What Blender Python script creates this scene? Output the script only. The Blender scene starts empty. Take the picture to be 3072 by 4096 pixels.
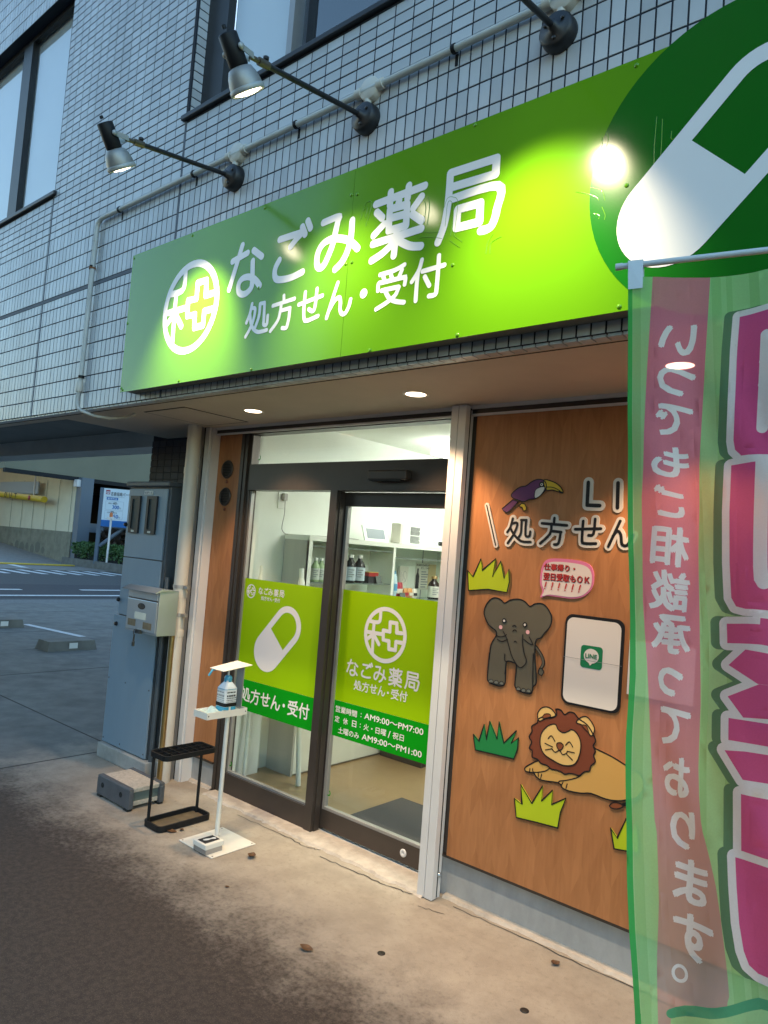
import bpy, bmesh, math, random
import numpy as np
from mathutils import Vector, Matrix
from mathutils.geometry import delaunay_2d_cdt
random.seed(7)
scene = bpy.context.scene
COL = scene.collection

# ------------------------------------------------------------------ camera
CAM = Vector((0.0, -2.0977, 1.5842))
FW = Vector((-0.65075909, 0.75737507, 0.05381095))
RT = Vector((0.75891879, 0.6466116, 0.07704357))
UP = Vector((-0.02355609, -0.09097495, 0.99557454))
FPX = 2878.17
cd = bpy.data.cameras.new("camera")
cam = bpy.data.objects.new("camera", cd)
COL.objects.link(cam)
m3 = Matrix((RT, UP, -FW)).transposed()
cam.matrix_world = Matrix.Translation(CAM) @ m3.to_4x4()
cd.sensor_fit = 'VERTICAL'
cd.sensor_height = 36.0
cd.lens = FPX / 4096 * 36.0
cd.clip_start = 0.05
cd.clip_end = 2000
scene.camera = cam

# ------------------------------------------------------------------ sky, sun, exposure
W = bpy.data.worlds.new("World")
scene.world = W
W.use_nodes = True
nt = W.node_tree
sky = nt.nodes.new("ShaderNodeTexSky")
sky.sky_type = 'NISHITA'
SUN_AZ = 305.0      # low sun behind the building, towards the road
sky.sun_disc = False
sky.sun_elevation = math.radians(3.0)
sky.sun_rotation = math.radians(SUN_AZ)
sky.air_density = 1.0
sky.dust_density = 1.0
sky.ozone_density = 2.2
nt.links.new(sky.outputs[0], nt.nodes["Background"].inputs[0])
nt.nodes["Background"].inputs[1].default_value = 0.165
sd = bpy.data.lights.new("sun", 'SUN')
sd.energy = 0.01
sd.angle = math.radians(20)
sd.color = (1.0, 0.9, 0.8)
so = bpy.data.objects.new("sun", sd)
COL.objects.link(so)
so.rotation_euler = Vector((math.sin(math.radians(SUN_AZ)), math.cos(math.radians(SUN_AZ)), .10)).to_track_quat('Z', 'Y').to_euler()
scene.view_settings.view_transform = 'Standard'
scene.view_settings.look = 'None'
scene.view_settings.exposure = 3.25
scene.view_settings.gamma = 1.0
scene.cycles.max_bounces = 8
scene.cycles.transparent_max_bounces = 16
scene.cycles.use_denoising = True
scene.cycles.sample_clamp_indirect = 4.0
scene.cycles.caustics_reflective = False
scene.cycles.caustics_refractive = False

# ------------------------------------------------------------------ materials
MATS = {}
def mat(name, col=(.5, .5, .5), rough=.5, metal=0.0, var=0.0, vscale=8.0, col2=None, bump=0.0, bscale=60.0,
        island=0.0, spec=.5, streak=None, emit=None, estr=0.0, coat=0.0, detail=4.0, rvar=0.0, tex=None):
    m = bpy.data.materials.new(name)
    m.use_nodes = True
    t = m.node_tree
    b = t.nodes["Principled BSDF"]
    b.inputs["Roughness"].default_value = rough
    b.inputs["Metallic"].default_value = metal
    b.inputs["Specular IOR Level"].default_value = spec
    b.inputs["Coat Weight"].default_value = coat
    b.inputs["Base Color"].default_value = (*col, 1)
    tc = t.nodes.new("ShaderNodeTexCoord")
    mp = t.nodes.new("ShaderNodeMapping")
    t.links.new(tc.outputs["Object"], mp.inputs[0])
    if streak: mp.inputs["Scale"].default_value = streak
    src = None
    if var > 0 or col2:
        n = t.nodes.new("ShaderNodeTexNoise")
        n.inputs["Scale"].default_value = vscale
        n.inputs["Detail"].default_value = detail
        n.inputs["Roughness"].default_value = .62
        t.links.new(mp.outputs[0], n.inputs["Vector"])
        r = t.nodes.new("ShaderNodeMapRange")
        r.inputs[1].default_value = .3; r.inputs[2].default_value = .7
        t.links.new(n.outputs[0], r.inputs[0])
        mx = t.nodes.new("ShaderNodeMix"); mx.data_type = 'RGBA'
        t.links.new(r.outputs[0], mx.inputs[0])
        a = tuple(c * (1 - var) for c in col); c2 = col2 if col2 else tuple(min(1, c * (1 + var)) for c in col)
        if col2: a = col
        mx.inputs[6].default_value = (*a, 1); mx.inputs[7].default_value = (*c2, 1)
        src = mx.outputs[2]
        if rvar:
            rr = t.nodes.new("ShaderNodeMapRange")
            rr.inputs[1].default_value = .3; rr.inputs[2].default_value = .7
            rr.inputs[3].default_value = rough - rvar; rr.inputs[4].default_value = rough + rvar
            t.links.new(n.outputs[0], rr.inputs[0]); t.links.new(rr.outputs[0], b.inputs["Roughness"])
    if island > 0:
        g = t.nodes.new("ShaderNodeNewGeometry"); oi = t.nodes.new("ShaderNodeObjectInfo")
        ad = t.nodes.new("ShaderNodeMath"); ad.operation = 'ADD'
        t.links.new(g.outputs["Random Per Island"], ad.inputs[0]); t.links.new(oi.outputs["Random"], ad.inputs[1])
        fr = t.nodes.new("ShaderNodeMath"); fr.operation = 'FRACT'; t.links.new(ad.outputs[0], fr.inputs[0])
        r2 = t.nodes.new("ShaderNodeMapRange"); t.links.new(fr.outputs[0], r2.inputs[0])
        r2.inputs[3].default_value = 1 - island; r2.inputs[4].default_value = 1 + island
        mu = t.nodes.new("ShaderNodeVectorMath"); mu.operation = 'SCALE'
        if src: t.links.new(src, mu.inputs[0])
        else: mu.inputs[0].default_value = col
        t.links.new(r2.outputs[0], mu.inputs["Scale"])
        src = mu.outputs[0]
    if src: t.links.new(src, b.inputs["Base Color"])
    if bump > 0:
        n2 = t.nodes.new("ShaderNodeTexNoise")
        n2.inputs["Scale"].default_value = bscale; n2.inputs["Detail"].default_value = 6
        t.links.new(mp.outputs[0], n2.inputs["Vector"])
        bp = t.nodes.new("ShaderNodeBump"); bp.inputs["Strength"].default_value = bump; bp.inputs["Distance"].default_value = .01
        t.links.new(n2.outputs[0], bp.inputs["Height"]); t.links.new(bp.outputs[0], b.inputs["Normal"])
    if emit:
        b.inputs["Emission Color"].default_value = (*emit, 1); b.inputs["Emission Strength"].default_value = estr
    MATS[name] = m
    return m

def cloth_mat(name, col, trans=.45, see=.05, var=.06):
    m = bpy.data.materials.new(name); m.use_nodes = True
    t = m.node_tree; t.nodes.clear()
    o = t.nodes.new("ShaderNodeOutputMaterial")
    d = t.nodes.new("ShaderNodeBsdfDiffuse"); l = t.nodes.new("ShaderNodeBsdfTranslucent"); tr = t.nodes.new("ShaderNodeBsdfTransparent")
    tc = t.nodes.new("ShaderNodeTexCoord"); n = t.nodes.new("ShaderNodeTexNoise"); n.inputs["Scale"].default_value = 300
    t.links.new(tc.outputs["Object"], n.inputs["Vector"])
    mx = t.nodes.new("ShaderNodeMix"); mx.data_type = 'RGBA'
    mx.inputs[6].default_value = (*[c * (1 - var) for c in col], 1); mx.inputs[7].default_value = (*[min(1, c * (1 + var)) for c in col], 1)
    t.links.new(n.outputs[0], mx.inputs[0])
    t.links.new(mx.outputs[2], d.inputs[0]); t.links.new(mx.outputs[2], l.inputs[0])
    tr.inputs[0].default_value = (*[min(1, .35 + .65 * c / max(col)) for c in col], 1)
    a = t.nodes.new("ShaderNodeMixShader"); a.inputs[0].default_value = trans
    t.links.new(d.outputs[0], a.inputs[1]); t.links.new(l.outputs[0], a.inputs[2])
    b = t.nodes.new("ShaderNodeMixShader"); b.inputs[0].default_value = see
    t.links.new(a.outputs[0], b.inputs[1]); t.links.new(tr.outputs[0], b.inputs[2])
    t.links.new(b.outputs[0], o.inputs[0])
    MATS[name] = m; return m

def glass_mat(name, tint=(.93, .97, .95), ior=1.5, rough=.0, dirt=.03):
    m = bpy.data.materials.new(name); m.use_nodes = True
    t = m.node_tree; t.nodes.clear()
    o = t.nodes.new("ShaderNodeOutputMaterial")
    tr = t.nodes.new("ShaderNodeBsdfTransparent"); tr.inputs[0].default_value = (*tint, 1)
    g = t.nodes.new("ShaderNodeBsdfGlossy"); g.inputs["Roughness"].default_value = rough
    f = t.nodes.new("ShaderNodeFresnel")
    ge = t.nodes.new("ShaderNodeNewGeometry"); ms = t.nodes.new("ShaderNodeMapRange")   # the same reflectance from both sides of a thin sheet
    ms.inputs[3].default_value = ior; ms.inputs[4].default_value = 1 / ior
    t.links.new(ge.outputs["Backfacing"], ms.inputs[0]); t.links.new(ms.outputs[0], f.inputs[0])
    a = t.nodes.new("ShaderNodeMixShader"); t.links.new(f.outputs[0], a.inputs[0])
    t.links.new(tr.outputs[0], a.inputs[1]); t.links.new(g.outputs[0], a.inputs[2])
    d = t.nodes.new("ShaderNodeBsdfDiffuse"); d.inputs[0].default_value = (.6, .62, .6, 1)
    b = t.nodes.new("ShaderNodeMixShader"); b.inputs[0].default_value = dirt
    t.links.new(a.outputs[0], b.inputs[1]); t.links.new(d.outputs[0], b.inputs[2])
    t.links.new(b.outputs[0], o.inputs[0])
    MATS[name] = m; return m

def emit_mat(name, col, s):
    m = bpy.data.materials.new(name); m.use_nodes = True
    t = m.node_tree; t.nodes.clear()
    o = t.nodes.new("ShaderNodeOutputMaterial"); e = t.nodes.new("ShaderNodeEmission")
    e.inputs[0].default_value = (*col, 1); e.inputs[1].default_value = s
    t.links.new(e.outputs[0], o.inputs[0]); MATS[name] = m; return m

# ------------------------------------------------------------------ mesh helpers
def link(o, parent=None):
    COL.objects.link(o)
    if parent is not None: o.parent = parent
    return o
def tag(o, label=None, cat=None, group=None, kind=None):
    if label: o["label"] = label
    if cat: o["category"] = cat
    if group: o["group"] = group
    if kind: o["kind"] = kind
    return o
def mesh(name, verts, faces, m, parent=None, smooth=False, loc=None):
    me = bpy.data.meshes.new(name)
    me.from_pydata([tuple(v) for v in verts], [], faces)
    me.update()
    if smooth:
        for p in me.polygons: p.use_smooth = True
    if m is not None: me.materials.append(MATS[m] if isinstance(m, str) else m)
    o = bpy.data.objects.new(name, me)
    if loc is not None: o.location = loc
    return link(o, parent)
def empty(name, loc=(0, 0, 0)):
    o = bpy.data.objects.new(name, None); o.empty_display_size = .1; o.location = loc
    COL.objects.link(o); return o
class MB:
    """collects shapes into one mesh"""
    def __init__(s): s.v = []; s.f = []; s.sm = []
    def add(s, v, f, sm=False):
        n = len(s.v); s.v += [tuple(q) for q in v]; s.f += [tuple(i + n for i in q) for q in f]; s.sm += [sm] * len(f); return s
    def box(s, x0, x1, y0, y1, z0, z1, bv=0.0):
        if bv <= 0:
            v = [(x0, y0, z0), (x1, y0, z0), (x1, y1, z0), (x0, y1, z0), (x0, y0, z1), (x1, y0, z1), (x1, y1, z1), (x0, y1, z1)]
            return s.add(v, [(0, 3, 2, 1), (4, 5, 6, 7), (0, 1, 5, 4), (1, 2, 6, 5), (2, 3, 7, 6), (3, 0, 4, 7)])
        bm = bmesh.new()
        bmesh.ops.create_cube(bm, size=1)
        for q in bm.verts: q.co = Vector(((x0 + x1) / 2 + q.co.x * (x1 - x0), (y0 + y1) / 2 + q.co.y * (y1 - y0), (z0 + z1) / 2 + q.co.z * (z1 - z0)))
        bmesh.ops.bevel(bm, geom=list(bm.edges), offset=bv, segments=2, affect='EDGES', profile=.5)
        bm.verts.index_update()
        s.add([q.co[:] for q in bm.verts], [[q.index for q in f.verts] for f in bm.faces]); bm.free(); return s
    def tube(s, pts, r, seg=10, caps=True, r2=None):
        pts = [Vector(q) for q in pts]; n = len(pts); rings = []
        prev = None
        for i, q in enumerate(pts):
            d = (pts[min(i + 1, n - 1)] - pts[max(i - 1, 0)]).normalized()
            ref = prev if prev is not None else (Vector((0, 0, 1)) if abs(d.z) < .9 else Vector((1, 0, 0)))
            a = (ref - d * ref.dot(d)).normalized(); b = d.cross(a); prev = a
            rr = r if r2 is None else r + (r2 - r) * i / max(1, n - 1)
            rings.append([q + (a * math.cos(2 * math.pi * k / seg) + b * math.sin(2 * math.pi * k / seg)) * rr for k in range(seg)])
        v = [c for ring in rings for c in ring]; f = []
        for i in range(n - 1):
            for k in range(seg):
                f.append((i * seg + k, i * seg + (k + 1) % seg, (i + 1) * seg + (k + 1) % seg, (i + 1) * seg + k))
        s.add(v, f, True)
        if caps:
            s.add(rings[0], [tuple(range(seg))[::-1]]); s.add(rings[-1], [tuple(range(seg))])
        return s
    def lathe(s, prof, o=(0, 0, 0), ax=(0, 0, 1), seg=20, sm=True):
        ax = Vector(ax).normalized(); o = Vector(o)
        ref = Vector((1, 0, 0)) if abs(ax.x) < .9 else Vector((0, 1, 0))
        a = (ref - ax * ref.dot(ax)).normalized(); b = ax.cross(a)
        v = []; f = []
        for (r, h) in prof:
            for k in range(seg):
                t = 2 * math.pi * k / seg
                v.append(o + ax * h + (a * math.cos(t) + b * math.sin(t)) * r)
        for i in range(len(prof) - 1):
            for k in range(seg):
                f.append((i * seg + k, i * seg + (k + 1) % seg, (i + 1) * seg + (k + 1) % seg, (i + 1) * seg + k))
        s.add(v, f, sm)
        for i, fl in ((0, True), (len(prof) - 1, False)):
            if prof[i][0] > 1e-5:
                q = list(range(i * seg, (i + 1) * seg)); s.add([v[k] for k in q], [tuple(range(seg))[::-1] if fl else tuple(range(seg))])
        return s
    def quad(s, a, b, c, d): return s.add([a, b, c, d], [(0, 1, 2, 3)])
    def build(s, name, m, parent=None, loc=None):
        o = mesh(name, s.v, s.f, m, parent, loc=loc)
        for p, q in zip(o.data.polygons, s.sm): p.use_smooth = q
        return o
def box(name, x0, x1, y0, y1, z0, z1, m, parent=None, bv=0.0): return MB().box(x0, x1, y0, y1, z0, z1, bv).build(name, m, parent)
def copy_tree(o, parent=None):
    c = o.copy(); link(c, parent)
    for ch in list(o.children): copy_tree(ch, c)
    return c

# ------------------------------------------------------------------ flat shapes (print, boards, lettering)
def smooth(pts, closed=False, n=5):
    P = [np.array(q, float) for q in pts]; N = len(P)
    if N < 3: return [tuple(q) for q in P]
    out = []
    for i in range(N if closed else N - 1):
        p1 = P[i]; p2 = P[(i + 1) % N]
        p0 = P[i - 1] if (closed or i > 0) else p1; p3 = P[(i + 2) % N] if (closed or i + 2 < N) else p2
        for k in range(n):
            t = k / n
            out.append(tuple(.5 * (2 * p1 + (p2 - p0) * t + (2 * p0 - 5 * p1 + 4 * p2 - p3) * t * t + (3 * p1 - p0 - 3 * p2 + p3) * t ** 3)))
    if not closed: out.append(tuple(P[-1]))
    return out
def circle(c, r, n=28, rz=None): return [(c[0] + r * math.cos(2 * math.pi * k / n), c[1] + (rz or r) * math.sin(2 * math.pi * k / n)) for k in range(n)]
def stroke_outlines(pts, w):
    P = [np.array(q, float) for q in pts]; h = w / 2; outs = []
    L = []; R = []; n = len(P)
    for i in range(n):
        d = P[min(i + 1, n - 1)] - P[max(i - 1, 0)]; d = d / (np.linalg.norm(d) + 1e-12); nn = np.array([-d[1], d[0]])
        k = 1.0
        if 0 < i < n - 1:
            d1 = P[i] - P[i - 1]; d1 = d1 / (np.linalg.norm(d1) + 1e-12); c = max(.5, abs(d1 @ d)); k = 1 / c
            if c < .93: outs.append(circle(P[i], h, 18))
        L.append(P[i] + nn * h * k); R.append(P[i] - nn * h * k)
    def cap(c, d):
        a = math.atan2(d[1], d[0]); return [c + h * np.array([math.cos(a + math.pi / 2 - math.pi * k / 8), math.sin(a + math.pi / 2 - math.pi * k / 8)]) for k in range(1, 8)]
    d1 = P[-1] - P[-2]; d0 = P[0] - P[1]
    outs.append([tuple(q) for q in L + cap(P[-1], d1) + R[::-1] + cap(P[0], d0)])
    return outs
def in_poly(P, C):
    P = np.asarray(P, float); x, y = C[:, 0], C[:, 1]; ins = np.zeros(len(C), bool); j = len(P) - 1
    for i in range(len(P)):
        xi, yi = P[i]; xj, yj = P[j]
        if yi != yj:
            ins ^= ((yi > y) != (yj > y)) & (x < (xj - xi) * (y - yi) / (yj - yi) + xi)
        j = i
    return ins
def near(P, C, h):
    P = np.asarray(P, float); o = np.zeros(len(C), bool)
    for i in range(len(P) - 1):
        a = P[i]; d = P[i + 1] - a; L = d @ d + 1e-18
        t = np.clip(((C - a) @ d) / L, 0, 1); q = C - a - t[:, None] * d
        o |= (q * q).sum(1) < h * h
    return o
def cdt(polys, extra_pts=()):
    V = []; E = []
    for q in polys:
        n = len(V); V += [Vector((float(a), float(b))) for a, b in q]
        E += [(n + i, n + (i + 1) % len(q)) for i in range(len(q))]
    V += [Vector(q) for q in extra_pts]
    r = delaunay_2d_cdt(V, E, [], 0, 1e-6)
    vs = np.array([v[:] for v in r[0]]); fs = [f for f in r[2] if len(f) == 3]
    fs = np.array(fs); cen = vs[fs].mean(1)
    return vs, fs, cen
def solid(vs, fs, keep, y, thick):
    """front face at y (facing -Y), rim going back by thick"""
    fs = fs[keep]; used = {}; v = []
    def vi(i):
        if i not in used: used[i] = len(v); v.append((vs[i][0], y, vs[i][1]))
        return used[i]
    F = []
    for a, b, c in fs:
        A, B, Cc = vs[a], vs[b], vs[c]
        if (B[0] - A[0]) * (Cc[1] - A[1]) - (B[1] - A[1]) * (Cc[0] - A[0]) < 0: b, c = c, b
        F.append((vi(a), vi(b), vi(c)))
    if thick > 0:
        ed = {}
        for f in F:
            for k in range(3): ed[(f[k], f[(k + 1) % 3])] = 1
        n = len(v); v += [(q[0], y + thick, q[2]) for q in v]
        for (a, b) in list(ed):
            if (b, a) not in ed: F.append((b, a, a + n, b + n))
    return v, F
def shape(name, polys, m, parent, y, thick=0.0, holes=()):
    vs, fs, cen = cdt(list(polys) + list(holes))
    k = np.zeros(len(fs), bool)
    for q in polys: k |= in_poly(q, cen)
    for q in holes: k &= ~in_poly(q, cen)
    v, F = solid(vs, fs, k, y, thick); return mesh(name, v, F, m, parent)
def strokes(name, sts, w, m, parent, y, thick=0.0, closed=False, extra=()):
    O = []
    for s in sts: O += stroke_outlines(s, w)
    vs, fs, cen = cdt(O + list(extra))
    k = np.zeros(len(fs), bool)
    for s in sts: k |= near(s, cen, w / 2)
    for q in extra: k |= in_poly(q, cen)
    v, F = solid(vs, fs, k, y, thick); return mesh(name, v, F, m, parent)
_gc = {}
def glyphs(body, bold=.012):
    k = (body, bold)
    if k in _gc: return _gc[k]
    c = bpy.data.curves.new("t", 'FONT'); c.body = body; c.size = 1; c.offset = bold; c.resolution_u = 3
    o = bpy.data.objects.new("t", c); COL.objects.link(o)
    me = bpy.data.meshes.new_from_object(o.evaluated_get(bpy.context.evaluated_depsgraph_get()))
    V = np.array([v.co[:2] for v in me.vertices]); F = [tuple(p.vertices) for p in me.polygons]
    bpy.data.objects.remove(o); bpy.data.curves.remove(c); bpy.data.meshes.remove(me)
    _gc[k] = (V, F); return _gc[k]
def text(name, body, x0, x1, z0, z1, y, m, parent, bold=.012):
    """bold is the extra half-width of the strokes as a share of the em; heavy type is the glyph laid down in a small ring"""
    V, F = glyphs(body, 0.0)
    lo = V.min(0); hi = V.max(0); q = (V - lo) / (hi - lo); ex = (x1 - x0) / (hi[0] - lo[0]) * bold; ez = (z1 - z0) / (hi[1] - lo[1]) * bold
    v = []; f = []
    for k, (a0, b0) in enumerate(((0, 0), (.9, .45), (-.45, .9), (-.9, -.45), (.45, -.9))):
        n = len(v); v += [(x0 + ex + a * (x1 - x0 - 2 * ex) + a0 * ex, y - k * .00012, z0 + ez + b * (z1 - z0 - 2 * ez) + b0 * ez) for a, b in q]; f += [tuple(i + n for i in p) for p in F]
    return mesh(name, v, f, m, parent)
def on_plane(o, org, du, n):
    """turn an object built facing -Y at the origin so its x runs along du"""
    du = Vector(du).normalized(); n = Vector(n).normalized()
    o.matrix_world = Matrix.Translation(Vector(org)) @ Matrix((du, -n, Vector((0, 0, 1)))).transposed().to_4x4()
    return o
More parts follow.
